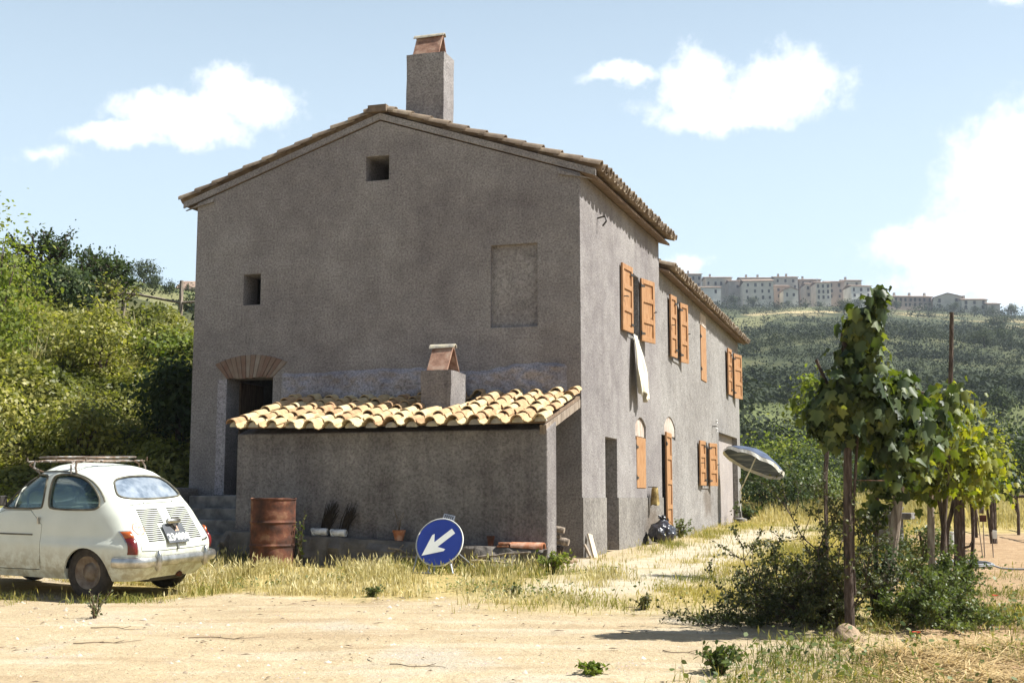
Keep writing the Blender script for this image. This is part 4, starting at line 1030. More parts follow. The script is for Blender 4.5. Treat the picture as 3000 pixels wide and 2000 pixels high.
for k, (z, lab) in enumerate(((0, 'thin red floor tile lying under another beside the curved tile'), (.032, 'thin red floor tile lying on top of another beside the curved tile'))):
    o = MB().box((-.075, -.09, 0), (.075, .09, .024)).build('floor_tile', M['terracotta'], bevel=.003); o.location = (-.52 + .01*k, -1.90, fz(-.55) + .002 + z); o.rotation_euler.z = .1*k
    tag(o, lab, 'tile', 'thin tiles on the footing')
hb = MB().box((-.085, -.06, 0), (.085, .06, .16)).mesh('hb'); hb = obj('hollow_brick', hb, M['brick'])
for px_ in (-.04, .04):
    for pz in (.045, .115): cutbox(hb, (px_ - .026, -.2, pz - .026), (px_ + .026, .2, pz + .026))
hb.location = (-3.93, -1.89, fz(-3.93)); hb.rotation_euler.z = R(-20); tag(hb, 'hollow clay brick standing on the footing left of the drum', 'brick')
o = MB().box((-.07, -.05, 0), (.07, .05, .125)).build('brick_block', M['brick'], bevel=.006); o.location = (-3.915, -1.88, fz(-3.93) + .162); o.rotation_euler.z = R(-8)
tag(o, 'solid brown brick stacked on the hollow brick', 'brick')
# branches on the ground before the footing
BR = [([(-2.05, -2.22, .22), (-1.85, -2.17, .18), (-1.62, -2.15, .10)], .016, 'forked pale branch rising left of the blue sign'),
      ([(-1.95, -2.3, .10), (-1.62, -2.2, .08), (-1.35, -2.2, .07)], .018, 'straight pale stick on the ground left of the blue sign'),
      ([(-2.25, -2.2, .0), (-1.95, -2.13, .12), (-1.72, -2.08, .30)], .014, 'dark stick leaning on the footing behind the sign'),
      ([(-.95, -2.18, .08), (-.5, -2.15, .13), (.12, -2.12, .20)], .017, 'long thin branch rising to the right over the footing end'),
      ([(-.98, -2.28, .06), (-.6, -2.26, .05), (-.28, -2.24, .04)], .021, 'thick grey stick lying right of the blue sign')]
for pts, r, lab in BR:
    q = [Vector(p) + Vector((0, 0, random.uniform(-.008, .008))) for p in chaikin(pts, 2, False)]
    o = MB().tube(q, [r*(1.1 - .5*i/len(q)) for i in range(len(q))], 7).build('branch', M['greywood'], None, True); tag(o, lab, 'branch', 'branches by the footing')
# firewood at the open end of the lean-to
LG = [(.075, -1.23, .42, .042, 'top thin log sticking out of the lean-to'), (.02, -1.22, .345, .030, 'short log end under the top log in the lean-to'), (.125, -1.2, .265, .048, 'knobbly thick log sticking out lowest in the lean-to'), (.05, -1.2, .165, .05, 'dark log end nearest the ground in the lean-to')]
for k, (xe, y, z, r, lab) in enumerate(LG):
    pts = [(-.75, y + .05, z + .03), (-.35, y, z + .02), (xe - .12, y, z + .012), (xe - .06, y, z), (xe, y, z - .012)]
    o = MB().tube(pts, [r, r*.95, r*.92, r*(1.12 if k == 2 else 1), r*.9], 12).build('log', M['greywood'] if k < 3 else M['bark'], None, True, angle=50); tag(o, lab, 'log', 'logs stacked in the lean-to')
mb = MB()
x0, z0_ = H(.02, -1.15), 0
for k, (x, y, r, lab) in enumerate(((.08, -1.08, .07, 'grey stone at the foot of the lean-to opening, larger one'), (.12, -.92, .05, 'grey stone at the foot of the lean-to opening, smaller one'))):
    bm = bmesh.new(); bmesh.ops.create_icosphere(bm, subdivisions=3, radius=r)
    for v in bm.verts: v.co *= 1 + .35*mnoise.noise(v.co*12 + Vector((k*7, 0, 0))); v.co.z *= .75
    me = bpy.data.meshes.new('st'); bm.to_mesh(me); bm.free(); me.shade_smooth(); o = obj('stone', me, M['rock']); o.location = gz(x, y, r*.45); tag(o, lab, 'stone', 'stones by the lean-to')
o = MB().box((-.014, -.055, 0), (.014, .055, .36)).build('plank', M['palewood'], bevel=.003); o.location = (.17, .06, H(.17, .06) - .01); o.rotation_euler = (R(-12), R(-22), R(-14)); tag(o, 'short pale plank leaning against the near house corner', 'plank')
o = MB().box((-.012, -.05, 0), (.012, .05, .22)).build('plank', M['greywood'], bevel=.003); o.location = (.14, -.06, H(.14, -.06) - .01); o.rotation_euler = (R(8), R(-24), R(5)); tag(o, 'shorter darker plank behind the pale one at the house corner', 'plank')
# cream towel hanging below the first window
n_u, n_v = 26, 40; vs = []
for j in range(n_v + 1):
    v = j/n_v
    for i in range(n_u + 1):
        u = i/n_u
        wv = .20 + .26*min(1, v*1.6)
        y = 3.50 + .10*v + (u - .5)*wv*1.5
        x = .05 + .20*v*(1 - .40*v) + .05*math.sin(u*11 + v*1.5)*min(1, .25 + v) + .03*math.sin(u*23 - v*3)*min(1, v*2)
        z = 3.54 - .98*v - .14*max(0, v - .6)*math.sin(u*9 + 1) - .10*u*v
        vs.append((max(x, .02), y, z))
ii = np.arange((n_u+1)*(n_v+1)).reshape(n_v+1, n_u+1)
me = npmesh('towel', vs, np.stack([ii[:-1, :-1], ii[:-1, 1:], ii[1:, 1:], ii[1:, :-1]], -1).reshape(-1, 4)); me.shade_smooth()
o = obj('towel', me, M['cloth']); o.modifiers.new('s', 'SOLIDIFY').thickness = .006
tag(o, 'long cream towel hanging from the sill of the first upstairs window', 'towel')
# brown sack on a nail beside the ground-floor shutter
e = empty('hanging_sack', (0.03, 4.66, .70), 0, 'small brown sack hanging on the wall between shutter and door', 'sack')
prof = [(.085, 0), (.088, .02), (.076, .12), (.062, .26), (.052, .30)]
vs = []; k_ = 20
for r, z in prof:
    for j in range(k_):
        a = 2*math.pi*j/k_; vs.append((.09 + r*.85*math.cos(a) + .006*math.sin(5*a), r*math.sin(a), z + .012*math.sin(3*a)))
MB().add(vs, [(i*k_+j, i*k_+(j+1) % k_, (i+1)*k_+(j+1) % k_, (i+1)*k_+j) for i in range(4) for j in range(k_)]).build('bag', M['rag'], e, True)
MB().box((.04, .10, .06), (.055, .19, .30), Matrix.Rotation(R(-8), 4, 'X')).build('flap', M['rag'], e)
MB().tube([(-.03, 0, .315), (.10, 0, .31), (.10, .12, .31)], .008, 5).build('nail', M['iron'], e)
# black refuse bag beside the door
bm = bmesh.new(); bmesh.ops.create_icosphere(bm, subdivisions=5, radius=1)
for v in bm.verts:
    p = v.co.normalized(); z = p.z; rad = .26*(1 - .15*z)
    if z > .55: rad *= 1 - (z - .55)*1.3
    f = 1 + .16*mnoise.noise(p*2.2) + .10*abs(mnoise.noise(Vector((p.x*6, p.y*6, p.z*1.5)))) + .04*mnoise.noise(p*14)
    v.co = Vector((p.x*rad*f*.85, p.y*rad*f*1.25, (.18 + z*.21*f) if z < .85 else .18 + .21*z*f))
    if v.co.z < .01: v.co.z = .01
me = bpy.data.meshes.new('bag'); bm.to_mesh(me); bm.free(); me.shade_smooth()
e = empty('rubbish_bag', gz(.30, 4.35, -.01), R(10), 'tied black plastic rubbish bag beside the orange door', 'rubbish bag'); obj('bag', me, M['plastic'], e)
s = MB()
for k in range(9):
    a = k*.7; s.tube([(.0, 0, .35), (.02*math.cos(a), .03*math.sin(a), .40), (.06*math.cos(a), .08*math.sin(a), .44 + .02*math.sin(k*2))], [.022, .012, .018], 6)
s.build('knot', M['plastic'], e, True)
# sun umbrella at the far corner
ub = empty('parasol', (.33, 14.75, H(.33, 14.75)), 0, 'tilted blue-grey fringed sun umbrella at the far end of the house', 'sun umbrella')
c0 = Vector((.80, 14.2, 1.80)) - Vector(ub.location); axv = Vector((.37, .27, .88)).normalized(); ux = Vector((1, 0, 0)); ux = (ux - axv*ux.dot(axv)).normalized(); uy = axv.cross(ux)
vs = []; nr, ns = 8, 48
for i in range(nr + 1):
    t_ = i/nr
    for j in range(ns):
        a = 2*math.pi*j/ns; sc = 1 - .05*(1 - abs(math.cos(4*a)))*t_; r = .80*t_*sc
        vs.append(c0 + ux*r*math.cos(a) + uy*r*math.sin(a) + axv*(.30*(1 - t_**1.7) - .10 - .03*t_*(1 - abs(math.cos(4*a)))))
fs = [(i*ns+j, i*ns+(j+1) % ns, (i+1)*ns+(j+1) % ns, (i+1)*ns+j) for i in range(nr) for j in range(ns)]
o = MB().add(vs, fs).build('canopy', [M['umbblue'], M['umbin']], ub, True); sd = o.modifiers.new('s', 'SOLIDIFY'); sd.thickness = .012; sd.material_offset = 1; sd.offset = -1
rimv = vs[-ns:]
s = MB(); s.add(list(rimv) + [p - axv*.085 + (p - c0).normalized()*.012*math.sin(j*1.7) for j, p in enumerate(rimv)], [(j, (j+1) % ns, ns+(j+1) % ns, ns+j) for j in range(ns)])
s.build('fringe', M['fringe'], o)
tip = c0 + axv*.05
MB().tube([tip, c0 - axv*.30, Vector((.0, .0, .75)), Vector((0, 0, .0))], .016, 8).build('pole', M['white'], ub, True)
MB().lathe([(.0, 0), (.16, 0), (.16, .06), (.04, .09), (.03, .25), (0, .25)], 16).build('foot', M['concrete'], ub)
# ------------------------------------------------------------------ garden on the right
e = empty('wash_trough', gz(4.06, 3.2), R(-6), 'old concrete wash trough on a pillar, seen between the vine posts', 'wash trough')
hz = .58 - H(4.06, 3.2)
MB().box((-.17, -.20, -.05), (.17, .20, hz - .08)).build('pillar', M['concrete'], e, bevel=.01)
mb = MB().box((-.30, -.26, hz - .08), (.34, .26, hz + .02)); o = mb.build('basin', M['concrete'], e, bevel=.012); cutbox(o, (-.26, -.22, hz - .04), (.30, .22, hz + .1)); o.parent = e
s = MB().lathe([(0, 0), (.10, 0), (.145, .075), (.15, .08), (.138, .075), (.095, .012), (0, .012)], 24); o = s.build('wash_bowl', M['enamel'], None, True); o.location = (4.12, 3.15, .605); tag(o, 'white enamel wash bowl standing on the wash trough', 'bowl')
mesh_ = rough_block((-.10, -.08, 0), (.10, .08, .11), 5, .03); o = obj('cloth', mesh_, M['cloth']); o.location = (3.88, 3.14, .605); tag(o, 'crumpled white cloth lying on the wash trough', 'cloth')
e = empty('bucket', gz(4.92, 3.85), 0, 'tall white bucket on the soil behind the vines', 'bucket')
MB().lathe([(0, 0), (.095, 0), (.108, .25), (.115, .255), (.115, .272), (.105, .27), (.09, .01), (0, .01)], 28).build('body', M['white'], e, True)
MB().tube([(.112*math.cos(a), .112*math.sin(a)*.5 - .06*0, .255 - .10*abs(math.sin(a))) for a in np.linspace(0, math.pi, 12)], .004, 5).build('handle', M['steel'], e)
mb = MB(); pts = []
for k in range(150):
    a = k*.165; r = .30 + .05*math.sin(k*.11) + (.0 if k < 110 else .02)
    x, y = 4.98 + r*math.cos(a)*1.08 + .03*math.sin(k*.05), .21 + r*math.sin(a) + (.05*math.sin(k*.03)); pts.append((x, y, H(x, y) + .018 + .010*(k//38)))
x, y, z = pts[-1]
for k in range(1, 24): xx_ = x + k*.13; yy_ = y - .08*k + .1*math.sin(k*.4); pts.append((xx_, yy_, H(xx_, yy_) + .014))
o = MB().tube(pts, .0115, 6).build('garden_hose', M['hose'], None, True); tag(o, 'coiled grey garden hose on the red soil, its end trailing right', 'hose')
for k, (xb, yb, xt, yt, zt, lab) in enumerate(((5.28, 1.56, 5.22, 1.45, .70, 'thin leaning cane with a blue tip in the red soil'), (5.30, 1.50, 5.30, 1.50, .56, 'thin cane topped with a small red box in the red soil'), (5.42, 1.62, 5.41, 1.60, .36, 'short cane with a white tag in the red soil'))):
    e = empty('garden_cane', gz(xb, yb, -.03), 0, lab, 'cane', 'marker canes in the garden'); zt -= e.location.z
    MB().tube([(0, 0, 0), (xt - xb, yt - yb, zt)], .0075, 6).build('stick', M['greywood'], e)
    if k == 1: MB().box((-.045, -.03, zt - .06), (.045, .03, zt + .03)).build('box', M['rust'], e, bevel=.004)
    else: MB().box((xt - xb - .03, -.01, zt - .09), (xt - xb + .03, .01, zt + .02), Matrix.Rotation(R(6), 4, 'Y')).build('tag', M['rackblue'] if k == 0 else M['white'], e, bevel=.004)
# low pole frame at the right edge
e = empty('pole_frame', gz(6.1, 10.6), 0, 'low frame of dark poles at the right edge of the garden', 'pole frame')
o0 = Vector(e.location)
for (x, y) in ((6.02, 11.29), (6.36, 9.3), (6.75, 7.4), (7.15, 9.9), (7.0, 11.9)):
    MB().tube([Vector((x, y, H(x, y) - .1)) - o0, Vector((x + .02, y + .03, .5)) - o0, Vector((x - .01, y, .84)) - o0], .032, 7).build('post', M['bark'], e, True)
    if y < 9.6: MB().tube([Vector((x, y, .55)) - o0, Vector((x - .12, y, .83)) - o0], .02, 6).build('brace', M['bark'], e)
for a, b in (((5.75, 12.6), (7.0, 5.9)), ((6.9, 12.6), (7.6, 7.5)), ((5.9, 11.29), (7.3, 11.8)), ((6.2, 9.3), (7.5, 9.95))):
    MB().tube([Vector((a[0], a[1], .86)) - o0, Vector(((a[0]+b[0])/2 + .03, (a[1]+b[1])/2, .845)) - o0, Vector((b[0], b[1], .87)) - o0], .028, 7).build('rail', M['bark'], e, True)
# rock at the foot of the first vine post
bm = bmesh.new(); bmesh.ops.create_icosphere(bm, subdivisions=4, radius=.11)
for v in bm.verts: v.co *= 1 + .3*mnoise.noise(v.co*9) + .06*mnoise.noise(v.co*40); v.co.z *= .95
me = bpy.data.meshes.new('rock'); bm.to_mesh(me); bm.free(); me.shade_smooth(); o = obj('rock', me, M['rock']); o.location = gz(3.84, -6.86, .035); tag(o, 'rounded tan rock at the foot of the front vine post', 'rock')
# twigs strewn over the sandy yard
TW = [(-1.0, -8.3, .55, 10, 'long thin dark twig on the sand, centre left'), (-2.1, -8.0, .42, -12, 'thin curved twig lying left of the long one'), (-1.7, -8.75, .45, 14, 'pale brown twig nearest the lower left corner'), (.95, -9.0, .4, -8, 'dry twig in the middle foreground'), (2.6, -7.9, .3, -28, 'forked brown twig on the sand toward the bush')]
for x, y, L_, a, lab in TW:
    pts = [(x + t*L_*math.cos(R(a + 17)) , y + t*L_*math.sin(R(a + 17)) + .035*math.sin(t*9 + x), 0) for t in np.linspace(0, 1, 9)]
    mb = MB().tube([(p[0], p[1], H(p[0], p[1]) + .007) for p in pts], [.004 - .0026*i/8 for i in range(9)], 5)
    p = pts[5]; mb.tube([(p[0], p[1], H(p[0], p[1]) + .006), (p[0] + .06, p[1] + .05, H(p[0], p[1]) + .02)], .003, 4)
    tag(mb.build('twig', M['twig'], None, True), lab, 'twig', 'twigs on the sandy yard')
# ------------------------------------------------------------------ leaves, grass, shrubs, vines
T_DIAM = np.array([(0, 0, 0), (.32, .42, .06), (0, 1, 0), (-.32, .42, .06)])
T_OVAL = np.array([(0, 0, 0), (.26, .25, .05), (.30, .6, .06), (0, 1, -.03), (-.30, .6, .06), (-.26, .25, .05)])
_va = [(0, 0), (.30, -.14), (.50, .10), (.36, .30), (.56, .58), (.24, .62), (0, 1.0), (-.24, .62), (-.56, .58), (-.36, .30), (-.50, .10), (-.30, -.14)]
T_VINE = np.array([(x, y, -.5*abs(x) - .30*y*y) for x, y in _va])
def rand_dirs(n, r=rng):
    v = r.normal(size=(n, 3)); return v/np.linalg.norm(v, axis=1, keepdims=True)
def leaf_verts(P, n, size, tmpl, yaw=None, down=0.):
    """P positions, n unit normals; leaves lie across n, tip direction random or hanging"""
    k = len(P); ref = rand_dirs(k)
    if down: ref = ref*(1 - down) + np.array([0, 0, -1.])*down
    ydir = ref - n*(ref*n).sum(1, keepdims=True); ydir /= np.maximum(np.linalg.norm(ydir, axis=1, keepdims=True), 1e-6)
    xdir = np.cross(ydir, n)
    s = np.asarray(size).reshape(-1, 1, 1)
    V = P[:, None, :] + s*(xdir[:, None, :]*tmpl[None, :, 0:1] + ydir[:, None, :]*tmpl[None, :, 1:2] + n[:, None, :]*tmpl[None, :, 2:3])
    F = np.arange(k*len(tmpl)).reshape(k, len(tmpl)); return V.reshape(-1, 3), F
def leafobj(name, P, n, size, tmpl, mat, parent=None, down=0., v=None):
    V, F = leaf_verts(P, n, size, tmpl, None, down); v = rng.random(len(P)) if v is None else v
    if tmpl is T_VINE:                                # folded along the midrib: two halves
        F = np.concatenate([F[:, [0, 1, 2, 3, 4, 5, 6]], F[:, [0, 6, 7, 8, 9, 10, 11]]]); v = np.concatenate([v, v])
    return obj(name, npmesh(name, V, F, v), mat, parent)
def clump_points(n, rx, ry, rz, k=14, spread=.33, shell=.55, seed=None):
    r = np.random.default_rng(seed) if seed is not None else rng
    d = rand_dirs(k, r); c = d*(shell + (1 - shell)*r.random((k, 1)))*np.array([rx, ry, rz])*.8
    w_ = r.random(k) + .35; w_ /= w_.sum(); i = r.choice(k, n, p=w_)
    sp = spread*(.6 + .8*r.random(k))[i][:, None]
    P = c[i] + r.normal(size=(n, 3))*sp*np.array([rx, ry, rz])*.75
    nn_ = P/np.array([rx, ry, rz]); nn_ = nn_/np.maximum(np.linalg.norm(nn_, axis=1, keepdims=True), .01)
    return P, nn_
def outward(nn_, up=.5, jit=.8):
    n = nn_ + np.array([0, 0, up]) + rng.normal(size=nn_.shape)*jit; return n/np.linalg.norm(n, axis=1, keepdims=True)
def shrub(name, loc, r3, n, size, mat, label, cat='shrub', group=None, tmpl=T_DIAM, k=16, stems=6, seed=1, lift=None, spread=.33):
    rx, ry, rz = r3; e = empty(name, loc, 0, label, cat, group); h = rz*.9 if lift is None else lift
    P, nn_ = clump_points(n, rx, ry, rz, k, spread, seed=seed); P[:, 2] = np.maximum(P[:, 2] + h, .02)
    leafobj('foliage', P, outward(nn_), size*(.6 + .8*rng.random(n)), tmpl, M[mat], e)
    s = MB(); rr_ = random.Random(seed)
    for j in range(stems):
        a = rr_.random()*6.28; q = rr_.random()*.6
        s.tube([(.05*rx*math.cos(a), .05*ry*math.sin(a), -.1), (.3*q*rx*math.cos(a), .3*q*ry*math.sin(a), h*.6), (q*rx*math.cos(a), q*ry*math.sin(a), h + rz*.5)], [.02 + .01*rz, .014 + .006*rz, .006], 5)
    s.build('stem', M['bark'], e, True); return e
def blades(name, x, y, h, wd, mat, lean=.35, v=None, kind='stuff', heads=0., wind=(0, 0), parent=None, z0=None, label=None):
    n = len(x); z = hgt(x, y) if z0 is None else z0
    a = rng.random(n)*2*np.pi; f = rng.random(n)*2*np.pi; ln = np.abs(rng.normal(size=n))*lean
    dx, dy = np.cos(a)*ln*h + wind[0]*h, np.sin(a)*ln*h + wind[1]*h; wx, wy = np.cos(f)*wd/2, np.sin(f)*wd/2
    B = np.stack([x, y, z - .01], 1); Wv = np.stack([wx, wy, 0*wx], 1)
    mid = B + np.stack([dx*.35, dy*.35, h*.55], 1); top = B + np.stack([dx, dy, h*np.clip(1 - .25*ln, .5, 1)], 1)
    V = np.stack([B - Wv, B + Wv, mid - Wv*.8, mid + Wv*.8, top - Wv*.25, top + Wv*.25], 1).reshape(-1, 3)
    i = np.arange(n)*6; F = np.concatenate([np.stack([i, i+1, i+3, i+2], 1), np.stack([i+2, i+3, i+5, i+4], 1)])
    vv = rng.random(n) if v is None else v; vv = np.concatenate([vv, vv])
    if heads > 0:
        sel = np.where(rng.random(n) < heads)[0]; m_ = len(sel); t_ = top[sel]; dirv = (top - mid)[sel]; dirv /= np.linalg.norm(dirv, axis=1, keepdims=True)
        L_ = (.045 + .03*rng.random(m_))[:, None]; wv = Wv[sel]/np.maximum(np.linalg.norm(Wv[sel], axis=1, keepdims=True), 1e-6)*.008
        V2 = np.stack([t_ - dirv*L_*.2, t_ + dirv*L_*.35 + wv, t_ + dirv*L_, t_ + dirv*L_*.35 - wv], 1).reshape(-1, 3)
        F2 = np.arange(m_*4).reshape(m_, 4) + len(V); V = np.concatenate([V, V2]); F = np.concatenate([F, F2]); vv = np.concatenate([vv, .75 + .25*rng.random(m_)])
    o = obj(name, npmesh(name, V, F, vv), mat, parent)
    if kind: o['kind'] = kind
    if label: o['label'] = label
    return o
def scatter(n, x0, x1, y0, y1, f):
    x = rng.uniform(x0, x1, n); y = rng.uniform(y0, y1, n); k = rng.random(n) < np.clip(f(x, y), 0, 1); return x[k], y[k]
def free(x, y):                                      # not inside the house, the car or the path
    hx_, hy_ = (x < .02) & (x > -6.3) & (y > -1.98) & (y < 17.8), None
    cx_, cy_ = x - car.location.x, y - car.location.y; u = cx_*hx + cy_*hy; w_ = -cx_*hy + cy_*hx
    return (~hx_) & ~((u > .15) & (u < 3.1) & (abs(w_) < .62))
# strip of tall dry grass in front of the lean-to and thin verge around the car
def f_strip(x, y): m_ = masks(x, y)[0]; return m_*(.03 + 1.15*sst(fbm(x*2.2, y*2.2, 71), .46, .72))*(1 - .75*sst(y, -2.9, -2.3))*free(x, y)
x, y = scatter(72000, -4.9, 1.6, -6.2, -1.95, f_strip)
g_ = fbm(x*1.3, y*1.3, 72); near = sst(y, -5.4, -3.2)
blades('dry_grass', x, y, (.025 + .11*rng.random(len(x))**1.5 + .13*near*rng.random(len(x))**2)*(.35 + 1.2*g_), .005 + .004*rng.random(len(x)), M['dry'], .4, np.clip(.75*rng.random(len(x)) + .4 - .5*near*g_, 0, 1), heads=.30)
def f_green(x, y): return sst(y, -3.3, -2.3)*sst(-y, 1.75, 1.98)*sst(x, -4.9, -4.3)*sst(-x, -.6, -.1)*sst(fbm(x*1.8, y*1.8, 73), .38, .6)*.8*free(x, y)
x, y = scatter(9000, -5.0, .6, -3.4, -1.95, f_green)
blades('weedy_grass', x, y, (.05 + .20*rng.random(len(x))**2), .007 + .006*rng.random(len(x)), M['green_grass'], .5, .55*rng.random(len(x)), heads=.2)
x, y = scatter(9000, -4.8, 2.2, -5.8, -1.95, lambda x, y: free(x, y)*sst(fbm(x*1.1, y*1.1, 171), .50, .66)*np.maximum(masks(x, y)[0], .3*sst(y, -5.5, -4)))
P = np.stack([x, y, hgt(x, y) + .01 + .10*rng.random(len(x))**2], 1)
o = leafobj('low_weeds', P, outward(np.zeros_like(P), 1.2, .7), .018 + .03*rng.random(len(x)), T_OVAL, M['leaf_weed']); o['kind'] = 'stuff'
def f_verge(x, y): return (masks(x, y)[5]*.8 + sst(y, -5.9, -5.0)*sst(-y, 2.0, 2.6)*sst(-x, 3.6, 4.3)*sst(fbm(x*1.4, y*1.4, 74), .42, .6))*free(x, y)
x, y = scatter(42000, -9, -2.6, -6.8, -1.95, f_verge)
blades('sparse_grass', x, y, .03 + .10*rng.random(len(x)), .006 + .004*rng.random(len(x)), M['green_grass'], .7, .1 + .8*rng.random(len(x)), heads=.08)
# meadow right of the path and beyond the house
def f_field(x, y): return masks(x, y)[2]*(1 - .93*masks(x, y)[1])*(1 - .85*masks(x, y)[3])*(.25 + 1.1*fbm(x*1.1, y*1.1, 75))*free(x, y)
x, y = scatter(190000, .1, 5.2, -7.0, 13, lambda x, y: f_field(x, y)*np.clip(1.1 - (y + 6)/26, .3, 1)*(1 - .8*sst(-x, -2.1, -1.2)*sst(x, .25, .6)*sst(y, -5.5, -4)*sst(-y, -3, 0))*(.15 + 1.2*sst(fbm(x*1.9, y*1.9, 175), .38, .66)))
g_ = fbm(x*.7, y*.7, 76)
wall_edge = np.exp(-(x/.45)**2)
blades('meadow_grass', x, y, (.04 + .10*rng.random(len(x)) + .10*wall_edge*rng.random(len(x)))*(.35 + g_), .005 + .005*rng.random(len(x)), M['green_grass'], .6, np.clip(.40 + .75*rng.random(len(x)) - .5*sst(g_, .5, .75), 0, 1), heads=.1)
x, y = scatter(60000, -1.5, 13, 13, 44, lambda x, y: (.25 + fbm(x*.5, y*.5, 77))*np.where(x < .6, y > 18.5, 1))
blades('tall_grass', x, y, (.18 + .55*rng.random(len(x)))*sst(y, 12, 24) + .06, .016 + .014*rng.random(len(x)), M['dry'], .3, np.clip(.25 + .65*rng.random(len(x)) - .5*sst(fbm(x*.25, y*.25, 78), .45, .6), 0, 1), heads=.0)
# garden weeds and straw at the lower right
def f_weed(x, y): return sst(x - .22*(y+9), 2.7, 3.5)*sst(y, -10.3, -9.4)*sst(-y, -1.2, 2.5)*(sst(fbm(x*1.5, y*1.5, 79), .40, .62)*.9 + .05)
x, y = scatter(100000, 2.3, 7, -10.5, 1, lambda x, y: f_weed(x, y)*(1 - .75*sst(x, 4.5, 5.0)*sst(y, -3.8, -2.6))*(1 - .75*sst(x, 3.9, 4.5)*sst(-y, 6.3, 7.2)))
blades('garden_weeds', x, y, .025 + .12*rng.random(len(x))**1.4, .004 + .005*rng.random(len(x)), M['green_grass'], .8, .5*rng.random(len(x)), heads=.05)
x, y = scatter(16000, 2.6, 7, -10.2, -.5, lambda x, y: f_weed(x, y)*.6*(1 - .8*sst(x, 4.5, 5.0)*sst(y, -3.8, -2.6))*(1 - .6*sst(x, 3.9, 4.5)*sst(-y, 6.3, 7.2)))
P = np.stack([x, y, hgt(x, y) + .02 + .14*rng.random(len(x))], 1)
o = leafobj('ground_weeds', P, outward(np.zeros_like(P), 1.2, .6), .025 + .035*rng.random(len(x)), T_OVAL, M['leaf_weed']); o['kind'] = 'stuff'
x, y = scatter(60000, 3.0, 6.5, -10.3, -6.0, lambda x, y: sst(x, 3.7, 4.6)*sst(y, -10.5, -9)*sst(-y, 6.2, 7.6)*(.2 + sst(fbm(x*2, y*2, 80), .4, .6)))
n = len(x); a = rng.random(n)*np.pi*2; L_ = .08 + .22*rng.random(n); zz = hgt(x, y) + .005 + .10*rng.random(n)*fbm(x*2, y*2, 81)**2
d_ = np.stack([np.cos(a), np.sin(a), .5*(rng.random(n) - .5)], 1)*L_[:, None]; s_ = np.stack([-np.sin(a), np.cos(a), 0*a], 1)*.0035; B = np.stack([x, y, zz], 1)
o = obj('straw', npmesh('straw', np.stack([B - s_, B + s_, B + d_ + s_, B + d_ - s_], 1).reshape(-1, 3), np.arange(n*4).reshape(n, 4), rng.random(n)), M['straw']); o['kind'] = 'stuff'
# pebbles and bits on the yard
x, y = scatter(5200, -7, 5, -10.6, -5.2, lambda x, y: .25 + sst(fbm(x*.9, y*.9, 82), .5, .65)); n = len(x); r_ = .004 + .022*rng.random(n)**5
oc = np.array([(1, 0, 0), (0, 1, 0), (-1, 0, 0), (0, -1, 0), (0, 0, .7), (0, 0, -.5)]); of = np.array([(0, 1, 4), (1, 2, 4), (2, 3, 4), (3, 0, 4)])
V = np.stack([x, y, hgt(x, y)], 1)[:, None] + oc[None]*r_[:, None, None]*(1 + .3*rng.normal(size=(n, 6, 1)))
o = obj('gravel', npmesh('gravel', V.reshape(-1, 3), (of[None] + (np.arange(n)*6)[:, None, None]).reshape(-1, 3), np.repeat(rng.random(n), 4)), simple('pebble', [(.20, .15, .10), (.42, .34, .25), (.58, .52, .44)], 3, .9, attr='v', attr_amt=.8)); o['kind'] = 'stuff'
x, y = scatter(900, -7, 5, -10.6, -5.2, lambda x, y: .2 + sst(fbm(x*1.2, y*1.2, 83), .5, .65)); n = len(x); a = rng.random(n)*np.pi; L_ = .02 + .12*rng.random(n)**2
d_ = np.stack([np.cos(a), np.sin(a), 0*a], 1)*L_[:, None]; s_ = np.stack([-np.sin(a), np.cos(a), 0*a], 1)*(.002 + .004*rng.random(n))[:, None]; B_ = np.stack([x, y, hgt(x, y) + .012], 1)
o = obj('litter', npmesh('litter', np.stack([B_ - s_, B_ + s_, B_ + d_*.5 + s_ + [0, 0, .008], B_ + d_], 1).reshape(-1, 3), np.arange(n*4).reshape(n, 4), rng.random(n)), M['twig']); o['kind'] = 'stuff'
# weeds that stand alone
def weed(x, y, h, n, mat, label, spread=.5, leaf=.03, group=None, seed=0, tmpl=T_OVAL, kind='weed'):
    e = empty(kind, gz(x, y), 0, label, 'weed', group); s = MB(); Ps = []; r = random.Random(seed)
    for j in range(n):
        a = r.random()*6.28; q = spread*r.random(); hh_ = h*(.5 + .5*r.random())
        p = [Vector((.01*math.cos(a), .01*math.sin(a), 0)), Vector((q*.4*h*math.cos(a), q*.4*h*math.sin(a), hh_*.55)), Vector((q*h*math.cos(a), q*h*math.sin(a), hh_))]
        s.tube(p, [.006, .004, .0015], 4)
        for k in range(14):
            t_ = .15 + .85*k/14; b = p[0].lerp(p[1], t_*2) if t_ < .5 else p[1].lerp(p[2], t_*2 - 1); Ps.append(b + Vector((r.uniform(-1, 1), r.uniform(-1, 1), r.uniform(-1, 1)))*.012)
    s.build('stem', M['twig'], e); P = np.array(Ps); leafobj('foliage', P, outward(np.zeros_like(P), .5, .9), leaf*(.6 + .8*rng.random(len(P))), tmpl, M[mat], e); return e
weed(-2.45, -7.5, .26, 9, 'leaf_gorse', 'dark spiky weed standing alone on the sand left of centre', 1.2, .028, seed=3, tmpl=T_DIAM)
weed(.22, -2.35, .30, 46, 'leaf_lime', 'bright green leafy clump at the lean-to corner', 1.0, .05, seed=4)
weed(3.10, -8.55, .20, 34, 'leaf_weed', 'broad-leaved green weed at the bottom right on the sand', .9, .042, seed=5)
weed(2.35, -8.9, .06, 22, 'leaf_lime', 'flat green rosette weed on the sand at bottom centre right', 2.4, .036, seed=6)
